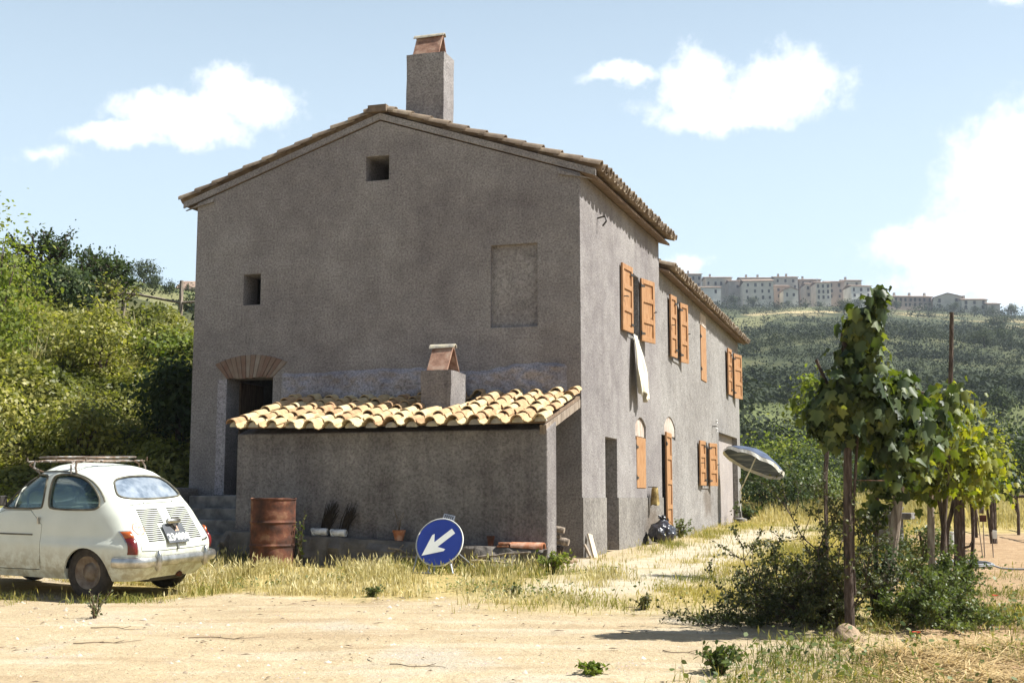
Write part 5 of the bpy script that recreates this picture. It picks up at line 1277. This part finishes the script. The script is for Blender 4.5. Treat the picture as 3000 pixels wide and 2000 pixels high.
weed(.55, -4.9, .13, 24, 'leaf_gorse', 'small dark tuft at the edge of the dry grass right of the sign', 1.0, .03, seed=7, tmpl=T_DIAM)
weed(1.95, -5.35, .14, 24, 'leaf_gorse', 'round dark green tuft on the sandy edge of the path', 1.0, .03, seed=8, tmpl=T_DIAM)
weed(-.85, -5.2, .12, 18, 'leaf_weed', 'low green tuft on the sand below the blue sign', 1.2, .03, seed=9, tmpl=T_DIAM)
weed(-3.15, -2.32, .75, 5, 'leaf_weed', 'tall thin weed climbing beside the rusty drum', .2, .05, seed=10)
weed(.28, 6.2, .38, 20, 'leaf_weed', 'green weed at the foot of the orange door', .8, .05, seed=12)
weed(.40, 15.6, .45, 30, 'leaf_dark', 'dark leafy weed by the garage opening', .9, .08, seed=13)
# spiky bushes under the first vine
def twigbush(name, loc, R3, n0, label, seed, bias=(0, 0), mat='leaf_gorse'):
    e = empty(name, loc, 0, label, 'bush', 'spiky bushes below the vines'); r = random.Random(seed); s = MB(); Ps = []
    def grow_(p, d, L, rad, lvl):
        q = [p]; 
        for k in range(3):
            d = (d + Vector((r.gauss(0, .22), r.gauss(0, .22), r.gauss(0, .16)))).normalized(); q.append(q[-1] + d*L/3)
        s.tube(q, [rad, rad*.85, rad*.7, rad*.5], 4 if lvl < 2 else 3, cap=False)
        for k in range(int(6 + 9*(lvl >= 2))):
            t_ = r.random()*3; i = min(int(t_), 2); Ps.append(q[i].lerp(q[i+1], t_ - i))
        if lvl < 3:
            for k in range((4, 4, 3)[lvl]): 
                i = r.choice((1, 2, 3)); dd_ = (d + Vector((r.gauss(0, .7), r.gauss(0, .7), r.gauss(.05, .45)))).normalized(); grow_(q[i], dd_, L*r.uniform(.5, .8), rad*.6, lvl + 1)
    for k in range(n0):
        a = r.random()*6.28; v = Vector((math.cos(a)*R3[0] + bias[0], math.sin(a)*R3[1] + bias[1], R3[2]*r.uniform(.35, 1.1))); L = v.length*.62
        grow_(Vector((.06*math.cos(a), .06*math.sin(a), -.02)), v.normalized(), L, .011, 0)
    s.build('branches', M['bark'], e); P = np.array(Ps); P[:, 2] = np.maximum(P[:, 2], .02)
    P = P + rng.normal(size=(len(P), 3))*.012
    leafobj('foliage', P, rand_dirs(len(P)), .020 + .022*rng.random(len(P)), T_DIAM, M[mat], e); return e
twigbush('spiky_bush', gz(3.60, -5.85), (.50, .42, .50), 13, 'dark spiky bush spreading left of the front vine post', 21, (-.52, -.05))
twigbush('spiky_bush', gz(3.72, -6.1), (.10, .10, 1.0), 7, 'upright dark spiky bush just left of the front vine post', 26, (-.06, 0))
twigbush('spiky_bush', gz(4.18, -5.75), (.38, .34, .40), 9, 'low green spiky bush right of the front vine post', 22, (.25, 0), 'leaf_weed')
twigbush('spiky_bush', gz(4.42, -3.8), (.35, .35, .45), 8, 'sprawling green bush between the second and third vine posts', 23, (0, .1), 'leaf_weed')
shrub('low_bush', gz(4.5, 1.0), (.45, .4, .28), 1200, .045, 'leaf_weed', 'loose low green bush in front of the wash trough', k=14, seed=24)
shrub('low_bush', gz(4.02, -5.6), (.30, .26, .36), 1500, .035, 'leaf_dark', 'dense dark bush hugging the front vine post', k=14, seed=25)
def poppy(x, y, h, label):
    e = empty('poppy', gz(x, y), 0, label, 'poppy', 'poppies in the garden'); MB().tube([(0, 0, 0), (.01, 0, h*.6), (.015, .01, h)], .002, 4).build('stem', M['twig'], e)
    mb = MB()
    for k in range(4):
        a = k*1.57; c, s_ = math.cos(a), math.sin(a); mb.add([(.015, .01, h), (.015 + .022*c - .018*s_, .01 + .022*s_ + .018*c, h + .014), (.015 + .034*c, .01 + .034*s_, h + .010), (.015 + .022*c + .018*s_, .01 + .022*s_ - .018*c, h + .014)], [(0, 1, 2, 3)])
    mb.build('petals', M['poppy'], e)
M['poppy'] = simple('poppy_red', [(.55, .05, .02), (.70, .10, .04)], 8, .6)
poppy(4.32, -6.9, .10, 'red poppy nearest the front vine post'); poppy(4.75, -4.7, .14, 'red poppy in the weeds in front of the hose'); poppy(5.05, -4.2, .10, 'red poppy farthest right in the weeds')
# vine posts, vines and wires
def post(x, y, zt, r, label, top=(0, 0), mat='bark', name='vine_post'):
    z = H(x, y); pts = [Vector((x + top[0]*t + .012*math.sin(5*t + x), y + top[1]*t + .012*math.cos(4*t), z - .1 + (zt - z + .1)*t)) for t in np.linspace(0, 1, 9)]
    mb = MB().tube(pts, [r*(1.15 - .3*i/8)*(1 + .06*math.sin(i*2.3)) for i in range(9)], 10); p = pts[4]
    if r > .04: mb.tube([p - Vector((0, 0, .45)), p + Vector((.10, -.02, -.42)), p + Vector((.13, -.02, -.35))], [.02, .014, .006], 6)
    return tag(mb.build(name, M[mat], None, True), label, 'post', 'posts holding the vines')
post(3.85, -6.58, 2.15, .034, 'thick dark post of the front vine', (.02, -.05))
post(4.08, -4.66, 1.35, .052, 'pale grey leaning post of the second vine', (.20, .0), 'greywood')
post(4.54, -2.85, 1.75, .036, 'pale rough post of the third vine', (.0, 0), 'greywood')
post(4.62, -2.80, 2.78, .026, 'tall thin dark pole rising above the vines', (.22, -.25))
post(4.89, -1.03, 1.55, .062, 'brown post standing in red soil beside the hose', (.0, 0))
def vine(loc, stems, clumps, mat, label, n, leaf, seed, parts=True):
    e = empty('grapevine', loc, 0, label, 'grapevine', 'grapevines trained on posts'); o_ = Vector(loc); s = MB()
    for pts, r in stems: s.tube([Vector(p) - o_ for p in chaikin(pts, 2, False)], r, 7)
    s.build('trunk', M['bark'], e, True)
    r = np.random.default_rng(seed); P = []; Nn = []; tot = sum(c[6] for c in clumps)
    for (cx_, cy_, cz_, rx, ry, rz, wgt) in clumps:
        m_ = int(n*wgt/tot); d = rand_dirs(m_, r); q = d*(r.random((m_, 1))**.6)*(.7 + .75*r.random((m_, 1))**3)*np.array([rx, ry, rz]); P.append(q + np.array([cx_, cy_, cz_]) - np.array(o_)); Nn.append(d)
    P = np.concatenate(P); Nn = np.concatenate(Nn); nn_ = Nn*np.array([1, 1, .35]) + np.array([0, 0, .25]) + r.normal(size=P.shape)*.45; nn_ /= np.linalg.norm(nn_, axis=1, keepdims=True)
    leafobj('foliage', P, nn_, leaf*(.55 + .75*r.random(len(P))), T_VINE, M[mat], e, down=.75); return e
vine((3.92, -6.60, H(3.92, -6.6)), [([(3.89, -6.57, -.25), (3.88, -6.54, .6), (3.95, -6.62, 1.3), (4.02, -6.7, 2.2)], .012), ([(3.8, -6.6, 1.6), (3.70, -6.62, 1.80), (3.62, -6.64, 2.02)], .014), ([(4.0, -6.7, 1.5), (4.3, -6.2, 1.75), (4.6, -5.4, 1.7)], .010)],
     [(4.03, -6.75, 2.16, .19, .18, .26, 1.4), (3.97, -6.7, 1.86, .22, .22, .26, 1.4), (3.90, -6.65, 1.64, .34, .28, .24, 2.), (3.72, -6.6, 1.50, .26, .26, .26, 1.4), (3.86, -6.55, 1.42, .26, .28, .24, 1.4), (4.12, -6.5, 1.55, .30, .34, .28, 1.8), (4.27, -6.3, 1.38, .28, .34, .30, 1.5), (4.30, -6.4, 1.72, .16, .18, .14, .5), (4.42, -5.95, 1.42, .30, .34, .34, 1.4), (4.18, -6.3, 1.22, .2, .3, .16, .6), (4.16, -6.8, 2.42, .09, .09, .09, .22)],
     'leaf_vine', 'dense dark grapevine covering the front post', 2900, .095, 31)
vine((4.16, -4.7, H(4.16, -4.7)), [([(4.02, -4.66, -.1), (4.0, -4.6, .5), (4.08, -4.6, 1.2), (4.3, -4.4, 1.6)], .024)],
     [(4.30, -4.7, 1.30, .36, .4, .42, 2), (4.55, -4.3, 1.55, .34, .4, .34, 1.6), (4.1, -4.9, 1.05, .3, .3, .26, 1), (4.75, -4.6, 1.75, .2, .25, .2, .5), (4.0, -4.6, .66, .2, .2, .18, .35)], 'leaf_vine', 'leafy grapevine on the grey leaning post', 900, .10, 32)
vine((4.6, -2.8, H(4.6, -2.8)), [([(4.66, -2.78, -.14), (4.68, -2.8, .5), (4.6, -2.75, 1.1), (4.7, -2.7, 1.7)], .026)],
     [(4.62, -2.8, 1.45, .42, .45, .50, 2.2), (4.80, -2.4, 1.75, .36, .45, .40, 1.6), (4.5, -3.0, 1.0, .36, .4, .3, 1.2), (4.95, -3.2, 1.2, .28, .4, .36, 1.)], 'leaf_vine2', 'bright yellow-green grapevine around the tall thin pole', 1150, .088, 33)
vine((4.9, -1.0, H(4.9, -1)), [([(4.80, -.98, -.1), (4.72, -1.0, .35), (4.86, -1.0, .8), (4.9, -1, 1.4)], .026), ([(4.98, -1.06, -.1), (5.06, -1.02, .4), (5.02, -1, 1.2)], .022)],
     [(4.95, -1.1, 1.35, .42, .45, .50, 2.2), (5.20, -.8, 1.2, .36, .45, .42, 1.6), (4.8, -.6, 1.9, .3, .4, .34, .9), (5.1, -1.3, .95, .4, .4, .25, 1.)], 'leaf_vine2', 'sunlit grapevine on the brown post beside the hose', 1150, .088, 34)
vine((5.1, 1.9, H(5.1, 1.9)), [([(5.0, 1.9, -.1), (5.02, 1.9, .5), (5.1, 1.9, 1.2)], .024), ([(5.3, 3.4, 0), (5.3, 3.4, .6), (5.35, 3.4, 1.1)], .022)],
     [(5.1, 1.6, 1.25, .5, .7, .40, 2), (5.35, 3.2, 1.2, .5, .8, .36, 1.6), (4.6, 2.4, 1.05, .5, .6, .25, 1.0), (5.75, 3.6, 1.0, .4, .5, .22, .7)], 'leaf_vine', 'farthest grapevine of the row, behind the hose', 1100, .10, 35)
for k, z in enumerate((1.02, 1.36)):
    o = MB().tube([(3.86, -6.6, z - .05), (4.2, -4.66, z - .03), (4.56, -2.84, z), (4.89, -1.03, z + .05), (5.2, 2, z + .08)], .0035, 4).build('vine_wire', M['rust']); tag(o, ('lower', 'upper')[k] + ' rusty wire strung between the vine posts', 'wire', 'wires between the vine posts')
# hedge bushes around the far end of the house and behind the vines
def B(d, l, dz=0.): x, y = at(d, l); return (x, y, H(x, y) + dz)
shrub('hedge_bush', B(36.5, 7.4), (1.5, 1.2, .95), 4200, .10, 'leaf_dark', 'dark leafy bush under the sun umbrella', k=20, seed=41)
shrub('hedge_bush', B(37.5, 8.9), (1.1, 1.0, .85), 2600, .10, 'leaf_weed', 'green bush just right of the sun umbrella', k=18, seed=42)
shrub('hedge_bush', B(44, 10.6), (1.8, 1.5, 1.2), 3600, .12, 'leaf_dark', 'big dark bush beyond the dry grass, behind the front vine', k=20, seed=43)
shrub('hedge_bush', B(46, 13.6), (1.7, 1.5, 1.3), 3200, .12, 'leaf_dark', 'dark bush seen below the vine leaves in the middle of the row', k=20, seed=44)
shrub('hedge_bush', B(50, 11.3), (2.0, 1.5, 1.9), 3600, .14, 'leaf_lime', 'tall lighter green bush above the umbrella, left of the vines', k=22, seed=45)
shrub('hedge_bush', B(58, 12.0), (2.4, 2, 1.6), 3600, .15, 'leaf_dark', 'broad dark bush at the foot of the hill above the umbrella', k=22, seed=46)
shrub('hedge_bush', B(47, 17.4), (2.0, 1.6, 1.3), 3200, .13, 'leaf_dark', 'dark bush behind the sunlit vines', k=20, seed=47)
shrub('hedge_bush', B(52, 20.6), (2.4, 1.8, 2.0), 3400, .15, 'leaf_dark', 'tall dark bush at the right edge behind the pole frame', k=22, seed=48)
shrub('fruit_shrub', B(14.5, 3.62), (.45, .4, .55), 1100, .055, 'leaf_lime', 'thin light-leaved fruit shrub just left of the front vine', k=18, seed=49, stems=2, lift=2.0, spread=.25)
shrub('fruit_shrub', B(21, 8.1), (.6, .5, .8), 1300, .06, 'leaf_vine2', 'light green fruit shrub at the right end of the vine row', k=18, seed=50, lift=1.3, spread=.25)
# ------------------------------------------------------------------ bank behind the car, hills, village
n = 230000
dd_ = rng.uniform(16.4, 34, n); ll = dd_*rng.uniform(-.47, -.20, n); x, y = at(dd_, ll)
cl = fbm(x*.55, y*.55, 91, 3); k = (x < -6.75) & (rng.random(n) < sst(cl, .25, .5)*.8 + .2); x, y, cl, dd_ = x[k], y[k], cl[k], dd_[k]
bump = .9*sst(cl, .32, .72)*np.clip((dd_ - 16)/2.5, 0, 1)*np.clip((-6.6 - x)/.7, .25, 1); n = len(x)
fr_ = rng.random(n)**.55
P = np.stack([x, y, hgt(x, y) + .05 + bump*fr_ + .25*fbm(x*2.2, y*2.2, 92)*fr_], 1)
e_ = .12; gx_ = (fbm((x+e_)*.55, y*.55, 91, 3) - cl)/e_; gy_ = (fbm(x*.55, (y+e_)*.55, 91, 3) - cl)/e_
nr_ = np.stack([-gx_*1.6, -gy_*1.6 - .5, .9 + 0*x], 1)
lf = fbm(x*.30 + 7, y*.30, 93, 3)
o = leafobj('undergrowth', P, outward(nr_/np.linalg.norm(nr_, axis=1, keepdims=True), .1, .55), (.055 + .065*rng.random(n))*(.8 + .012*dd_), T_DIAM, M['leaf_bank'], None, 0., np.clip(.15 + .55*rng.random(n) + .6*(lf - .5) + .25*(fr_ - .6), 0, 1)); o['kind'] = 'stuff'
dd_ = rng.uniform(19, 33, 7000); ll = dd_*rng.uniform(-.46, -.21, 7000); x, y = at(dd_, ll); k = (x < -7.2) & (fbm(x*.5, y*.5, 95) > .66); x, y = x[k], y[k]
blades('bank_grass', x, y, .45 + .5*rng.random(len(x)), .012 + .010*rng.random(len(x)), M['dry'], .35, .1 + .75*rng.random(len(x)))
# individual shrubs and trees on and above the bank
shrub('bank_bush', B(22.5, -6.05), (.75, .8, .85), 4200, .10, 'leaf_dark', 'tall dark bush against the left house wall', k=26, seed=61, lift=1.25, tmpl=T_OVAL)
shrub('bank_bush', B(25, -8.4), (1.1, 1.0, .8), 2600, .09, 'leaf_bank', 'rounded bramble bush halfway up the bank above the car', k=18, seed=62)
shrub('bank_bush', B(21.2, -7.4), (1.0, .8, .6), 2400, .085, 'leaf_bank', 'low bush at the foot of the bank behind the car', k=18, seed=63)
shrub('bank_bush', B(20.6, -8.9), (1.0, .8, .8), 2400, .085, 'leaf_bank', 'yellowish bush at the left edge just above the car', k=18, seed=64)
shrub('bank_bush', B(27, -7.6), (1.0, .9, .45), 2200, .10, 'leaf_lime', 'bright green bush on the brow of the bank', k=18, seed=65)
shrub('bank_bush', B(30.5, -11.4), (1.3, 1.0, .7), 2400, .11, 'leaf_dark', 'dark bush at the foot of the tall tree on the bank', k=20, seed=66)
shrub('bank_bush', B(24, -10.2), (1.0, 1.0, 1.9), 3600, .10, 'leaf_lime', 'tall lime-green bush filling the left edge of the picture', k=24, seed=67)
def tree(name, loc, h, cr, nleaf, leaf, mat, label, group, seed, trunk=.09, cz=.62, levels=3, tmpl=T_OVAL, skew=(0, 0)):
    e = empty(name, loc, 0, label, 'tree', group); r = random.Random(seed); s = MB(); tips = []
    def br(p, d, L, rad, lv):
        q = [p]
        for k in range(4):
            d = (d + Vector((r.gauss(0, .16), r.gauss(0, .16), r.gauss(.04, .10)))).normalized(); q.append(q[-1] + d*L/4)
        s.tube(q, [rad*(1 - .12*i) for i in range(5)], 7 if lv < 2 else 4, cap=False)
        if lv >= 2: tips.extend(q[1:])
        if lv < levels:
            for k in range(4 if lv else 6):
                i = r.choice((2, 3, 4)); a = r.random()*6.28; sp = .75 if lv else .8
                br(q[i], (d*.7 + Vector((math.cos(a)*sp + skew[0], math.sin(a)*sp + skew[1], r.uniform(.0, .5)))).normalized(), L*r.uniform(.45, .72), rad*.55, lv + 1)
    br(Vector((0, 0, -.2)), Vector((skew[0]*.3, skew[1]*.3, 1)).normalized(), h*.52, trunk, 0)
    s.build('trunk', M['bark'], e, True); T = np.array([tuple(t) for t in tips]); i = rng.integers(0, len(T), nleaf); w_ = .5 + rng.random(len(T))
    P = T[i] + rng.normal(size=(nleaf, 3))*cr*(.55*w_[i])[:, None]; leafobj('crown', P, outward(np.zeros_like(P), .6, .9), leaf*(.6 + .8*rng.random(nleaf)), tmpl, M[mat], e); return e
tree('tree', B(31.5, -11.05), 2.7, .13, 2200, .09, 'leaf_dark', 'tall airy tree on the bank against the sky', 'trees on the bank', 71, .10, skew=(.05, 0))
tree('tree', B(32.5, -12.55), 2.3, .13, 1800, .09, 'leaf_dark', 'darker thick tree left of the tall airy one', 'trees on the bank', 72, .10)
tree('tree', B(31, -10.2), 1.5, .11, 450, .09, 'leaf_bank', 'thin sapling leaning right beside the tall bank tree', 'trees on the bank', 73, .05, skew=(.35, 0))
tree('tree', B(20, -9.1), 1.7, .2, 1600, .10, 'leaf_lime', 'lime-green tree cut by the left edge of the picture', 'trees on the bank', 75, .08)
# rail and post at the top of the bank
px_, py_ = at(33, -8.95); e = empty('rail_fence', (px_, py_, H(px_, py_)), 0, 'weathered rail with an upright post along the top of the bank', 'fence')
o_ = Vector(e.location); ra = []
for d, l in ((33.5, -11.3), (33.2, -10.2), (33, -8.95), (32.8, -8.4), (32.6, -7.6)): x, y = at(d, l); ra.append(Vector((x, y, .86 + 5.25 + (.28 if l > -9 else .42 + (-l-9)*.10) - .35)) - o_)
MB().tube(ra, .035, 7).build('rail', M['greywood'], e, True)
for d, l, t_ in ((33, -8.95, .55), (33.3, -10.6, .0)): x, y = at(d, l); MB().tube([Vector((x, y, H(x, y) - .3)) - o_, Vector((x, y, 6.15 + t_*.9)) - o_], .055, 7).build('post', M['greywood'], e, True)
# scrub on both hillsides: one mass nobody could count
m_ = 15000
a_ = np.concatenate([rng.uniform(.03, .50, m_), rng.uniform(-.50, -.20, 1100)]); dh = np.concatenate([np.exp(rng.uniform(math.log(58), math.log(470), m_)), rng.uniform(36, 132, 1100)])
x, y = at(dh, dh*a_)
dens_ = fbm(x/26, y/26, 101, 4); con = fbm(dh/9 + x/60, y/120, 102, 3)
w_ = sst(dens_*.65 + con*.5, .40, .60)*.95 + .12
w_ = np.where(a_ > 0, w_*(.5 + 1.0*sst(dh, 120, 190)*sst(-dh, -350, -300)) + .35*sst(dh, 405, 440), w_*.18)
w_ = np.where((a_ > 0) & (dh > 352) & (dh < 402), w_*.25, w_); w_ = np.where((a_ > 0) & (dh < 110), w_*.75, w_)
clr = fbm(x/48, y/110, 104, 3); w_ = np.where(a_ > 0, w_*(.15 + .85*sst(-clr, -.60, -.50)), w_)
k = rng.random(len(x)) < w_; x, y, dh, a_ = x[k], y[k], dh[k], a_[k]; z = hgt(x, y); n = len(x)
rad = np.where(a_ < 0, .5 + .5*rng.random(n), (.7 + 1.2*rng.random(n)**2)*(.5 + dh/380)); q = 40; rad = np.where((a_ > 0) & (dh < 170), rad*(1.15 + .9*rng.random(n)**2), rad)
d = rand_dirs(n*q).reshape(n, q, 3); rr_ = rng.random((n, q, 1))**.4
P = np.stack([x, y, z + rad*.35], 1)[:, None] + d*rr_*rad[:, None, None]*np.array([1.25, 1.25, .8])
P = P.reshape(-1, 3); nn_ = outward(d.reshape(-1, 3), .4, .5)
o = leafobj('scrub', P, nn_, (rad[:, None]*(.19 + .17*rng.random((n, q)))).ravel(), T_DIAM, M['leaf_hill'], None, 0., np.clip(np.repeat(rng.random(n), q)*.55 + .3*rng.random(n*q) + .1, 0, 1)); o['kind'] = 'stuff'
# distinct trees on the hills (crown + trunk), one mesh per kind, copied
def farproto(mat, seed, n=900, rz=1., narrow=1.):
    e = empty('hill_tree', (0, 0, -50)); P, nn_ = clump_points(n, 1*narrow, 1*narrow, .85*rz, 22, .30, .5, seed=seed); P[:, 2] += .95*rz
    leafobj('crown', P, outward(nn_, .3, .5), .15*(.7 + .6*rng.random(n)), T_DIAM, M[mat], e); MB().tube([(0, 0, -.3), (.03, 0, .5), (0, 0, 1.0)], [.09, .07, .04], 6).build('trunk', M['bark'], e); return e
M['leaf_hilltree'] = leafmat('hill_tree_leaves', [(.030, .045, .028), (.055, .072, .032), (.09, .105, .04)], .15, .8, .2, .1, (1.2, 1.3, .6))
pa, pb, pc_ = farproto('leaf_hilltree', 81), farproto('leaf_hilltree', 82, 1100), farproto('leaf_hilltree', 83, 700, 1.6, .45)
HT = [(118, -.317, 2.5, 0, 'big round tree on the skyline left of the house'), (112, -.302, 3.0, 1, 'broad dark tree below the skyline left of the house'), (124, -.2925, 1.6, 0, 'small lone tree on the skyline near the far barn'), (126, -.266, 1.0, 2, 'narrow dark tree beside the far barn'), (95, -.295, 1.5, 1, 'low round bush-like tree halfway up the left hill'), (90, -.281, 1.5, 0, 'low dark tree nearest the fence post on the left hill'), (60, -.262, 1.5, 1, 'dark tree touching the house edge on the left hill'),
      (470, .181, 8.5, 0, 'round green tree left of the largest village house'), (468, .197, 6.5, 1, 'dark wide tree at the corner of the largest village house'), (466, .226, 4, 1, 'dark tree below the front of the largest village house'), (462, .240, 4, 0, 'dark tree below the right corner of the largest village house'), (484, .252, 6, 0, 'light tree between the two village roofs'), (464, .283, 7, 1, 'tree in front of the small gabled village house'), (462, .304, 7, 0, 'tree below the tall village terrace'), (458, .315, 6, 1, 'dark tree right of the village terrace foot'),
      (466, .351, 6, 1, 'tree at the left end of the long brick row'), (455, .362, 6.5, 0, 'tree in front of the long brick row'), (452, .379, 5, 1, 'tree between the brick row and the pale gabled house'), (450, .392, 6, 0, 'large tree in front of the right-hand gabled house'), (452, .4085, 8, 1, 'tree at the far right end of the village'),
      (380, .272, 7, 1, 'lone dark tree in the pale field'), (250, .402, 7, 0, 'large round tree on the right slope'), (235, .385, 6, 1, 'dark round tree on the lower right slope'), (330, .398, 9, 1, 'tree clump below the right end of the village'), (80, .222, 5.2, 1, 'big dark round bush-tree right of the house end'), (105, .36, 4.2, 0, 'round tree behind the tall vine pole'), (120, .395, 4.5, 1, 'dark tree at the right edge of the lower slope')]
protos = [pa, pb, pc_]
for (dist_, a, s_, kk, lab) in HT:
    t_ = copy_tree(protos[kk]); x, y = at(dist_, dist_*a); t_.location = (x, y, H(x, y) - .1); s_ *= .36 if dist_ > 200 else (.42 if a > 0 else .45)
    t_.scale = (s_*random.uniform(.9, 1.1), s_, s_*random.uniform(.85, 1.1)); t_.rotation_euler.z = random.random()*6.28
    tag(t_, lab, 'tree', 'trees dotted over the hills')
for p in protos:
    for c_ in list(p.children): bpy.data.objects.remove(c_)
    bpy.data.objects.remove(p)
# village houses along the ridge
M['vwall'] = [simple('village_wall_%d' % i, [tuple(v*.8 for v in c), c, tuple(v*1.1 for v in c)], .35, .95) for i, c in enumerate([(.50, .46, .39), (.58, .54, .46), (.40, .36, .32), (.68, .655, .60), (.43, .335, .27)])]
M['vroof'] = simple('village_roof', [(.17, .11, .08), (.27, .19, .14), (.34, .26, .19)], .5, .95)
M['vwin'] = simple('village_window', [(.03, .03, .035), (.06, .055, .05)], .5, .4)
win_me = MB().box((-.45, -.05, -.7), (.45, .05, .7)).mesh('win'); win_me.materials.append(M['vwin'])
def house(px0, px1, yt, yb, d, rows, cols, wall, label, roofh=.22, gable_=False, yaw=0., depth=9., chim=0):
    """photo extents in px of a 2352-px-wide frame give the real width and height at distance d"""
    k = d/2837.; w_ = (px1 - px0)*k; h = (yb - yt)*k; l = ((px0 + px1)/2 - 1176)*k; x, y = at(d, l); zt = .837 + (1141 - yt)*k; zb = min(zt - h, H(x, y) - .5)
    e = empty('village_house', (x, y, zb), TH + R(yaw), label, 'house', 'houses of the hilltop village'); hh = zt - zb; ov = .35
    MB().box((-w_/2, 0, -2), (w_/2, depth, hh)).build('wall', M['vwall'][wall], e)
    rh = roofh*(w_ if gable_ else depth)*.5; mb = MB()
    if gable_:
        mb.prism([(-w_/2 - ov, hh - .06), (0, hh + rh), (w_/2 + ov, hh - .06), (w_/2 + ov, hh + .22), (0, hh + rh + .3), (-w_/2 - ov, hh + .22)], lambda p, q: (p, -ov, q), lambda p, q: (p, depth + ov, q))
        MB().prism([(-w_/2, hh), (w_/2, hh), (0, hh + rh)], lambda p, q: (p, .003, q), lambda p, q: (p, depth, q)).build('gable', M['vwall'][wall], e)
    else: mb.prism([(-ov, hh - .05), (depth/2, hh + rh), (depth + ov, hh - .05), (depth + ov, hh + .25), (depth/2, hh + rh + .3), (-ov, hh + .25)], lambda p, q: (-w_/2 - ov, p, q), lambda p, q: (w_/2 + ov, p, q))
    rf = mb.build('roof', M['vroof'], e)
    for c_ in range(chim): MB().box((-w_*.3 + c_*w_*.35, depth*.4, hh + rh*.4), (-w_*.3 + c_*w_*.35 + .8, depth*.4 + .8, hh + rh + 1.3)).build('chimney', M['vwall'][2], rf)
    vis = (yb - yt)*k
    for r_ in range(rows):
        for c_ in range(cols):
            o = bpy.data.objects.new('window', win_me); COL.objects.link(o); o.parent = e; o.location = (-w_/2 + w_*(c_ + .5 + .12*random.uniform(-1, 1))/cols, -.01, hh - vis*(r_ + .55)/(rows + .15)); o.scale = (random.uniform(.8, 1.1), 1, random.uniform(.8, 1.1))*1
    return e
VH = [(1580, 1618, 627, 660, 505, 2, 3, 2, 'grey house at the left end of the village behind the farmhouse roof', dict(chim=1)),
 (1626, 1688, 635, 662, 508, 1, 4, 0, 'low grey village house second from the left', dict(chim=1)),
 (1682, 1716, 643, 668, 500, 1, 1, 2, 'dark narrow house just left of the largest village house', {}),
 (1716, 1784, 643, 690, 486, 3, 4, 1, 'largest pale village house with rows of windows', dict(depth=14, yaw=-4, roofh=.25)),
 (1708, 1785, 636, 652, 520, 1, 4, 2, 'long roof rising behind the largest village house', dict(chim=2)),
 (1788, 1842, 634, 664, 515, 2, 3, 0, 'house with the highest roofline in the middle of the village', dict(chim=2)),
 (1846, 1895, 640, 656, 516, 1, 3, 4, 'reddish house right of the highest roofline', dict(chim=1)),
 (1786, 1822, 655, 686, 492, 2, 2, 4, 'low reddish house right of the largest village house', {}),
 (1808, 1842, 664, 686, 484, 1, 2, 1, 'small gabled village house with a round-topped front', dict(gable_=True, roofh=.4)),
 (1860, 1886, 650, 684, 498, 2, 2, 0, 'brown house left of the tall terrace', {}),
 (1884, 1918, 647, 688, 488, 3, 3, 1, 'pale three-storey house of the tall terrace', dict(chim=1)),
 (1908, 1950, 645, 686, 500, 3, 2, 4, 'reddish house with balconies in the tall terrace', {}),
 (1948, 1990, 642, 672, 504, 2, 2, 0, 'grey house behind the white hipped one', dict(chim=1)),
 (1965, 2013, 655, 684, 486, 2, 3, 3, 'white house at the right end of the old village', dict(yaw=5)),
 (1606, 1662, 658, 676, 480, 1, 2, 3, 'low white house half hidden by the round green tree', {}),
 (2050, 2154, 680, 705, 470, 2, 9, 4, 'long low brick row right of the front vine', dict(chim=3, yaw=4)),
 (2158, 2220, 681, 708, 462, 2, 2, 1, 'pale gabled house right of the brick row', dict(gable_=True, depth=11, yaw=-16, roofh=.3)),
 (2221, 2280, 687, 710, 458, 2, 3, 1, 'wide pale house second from the right end', dict(chim=1)),
 (2281, 2310, 697, 711, 455, 1, 1, 0, 'smallest house at the far right end of the village', {})]
for a in VH: house(*a[:9], **a[9])
house(400, 450, 667, 680, 128, 1, 2, 2, 'grey barn on the skyline of the left hill', depth=5, roofh=.5, chim=0)
bpy.data.objects[[o.name for o in bpy.data.objects if o.get('label', '').startswith('grey barn')][0]].name = 'hill_barn'

# thin summer haze over the whole valley
m = bpy.data.materials.new('haze'); m.use_nodes = True; t = N(m.node_tree); t.n.clear()
pv = t.new('ShaderNodeVolumePrincipled', {'Color': (.80, .88, 1.0, 1), 'Density': .00027, 'Anisotropy': .3}); ho = t.new('ShaderNodeOutputMaterial'); t.l.new(pv.outputs[0], ho.inputs['Volume'])
o = MB().box((-2600, -2600, float(GZ.min()) - 2), (2600, 2600, 112)).build('haze', m); o['kind'] = 'stuff'
S.cycles.volume_bounces = 0
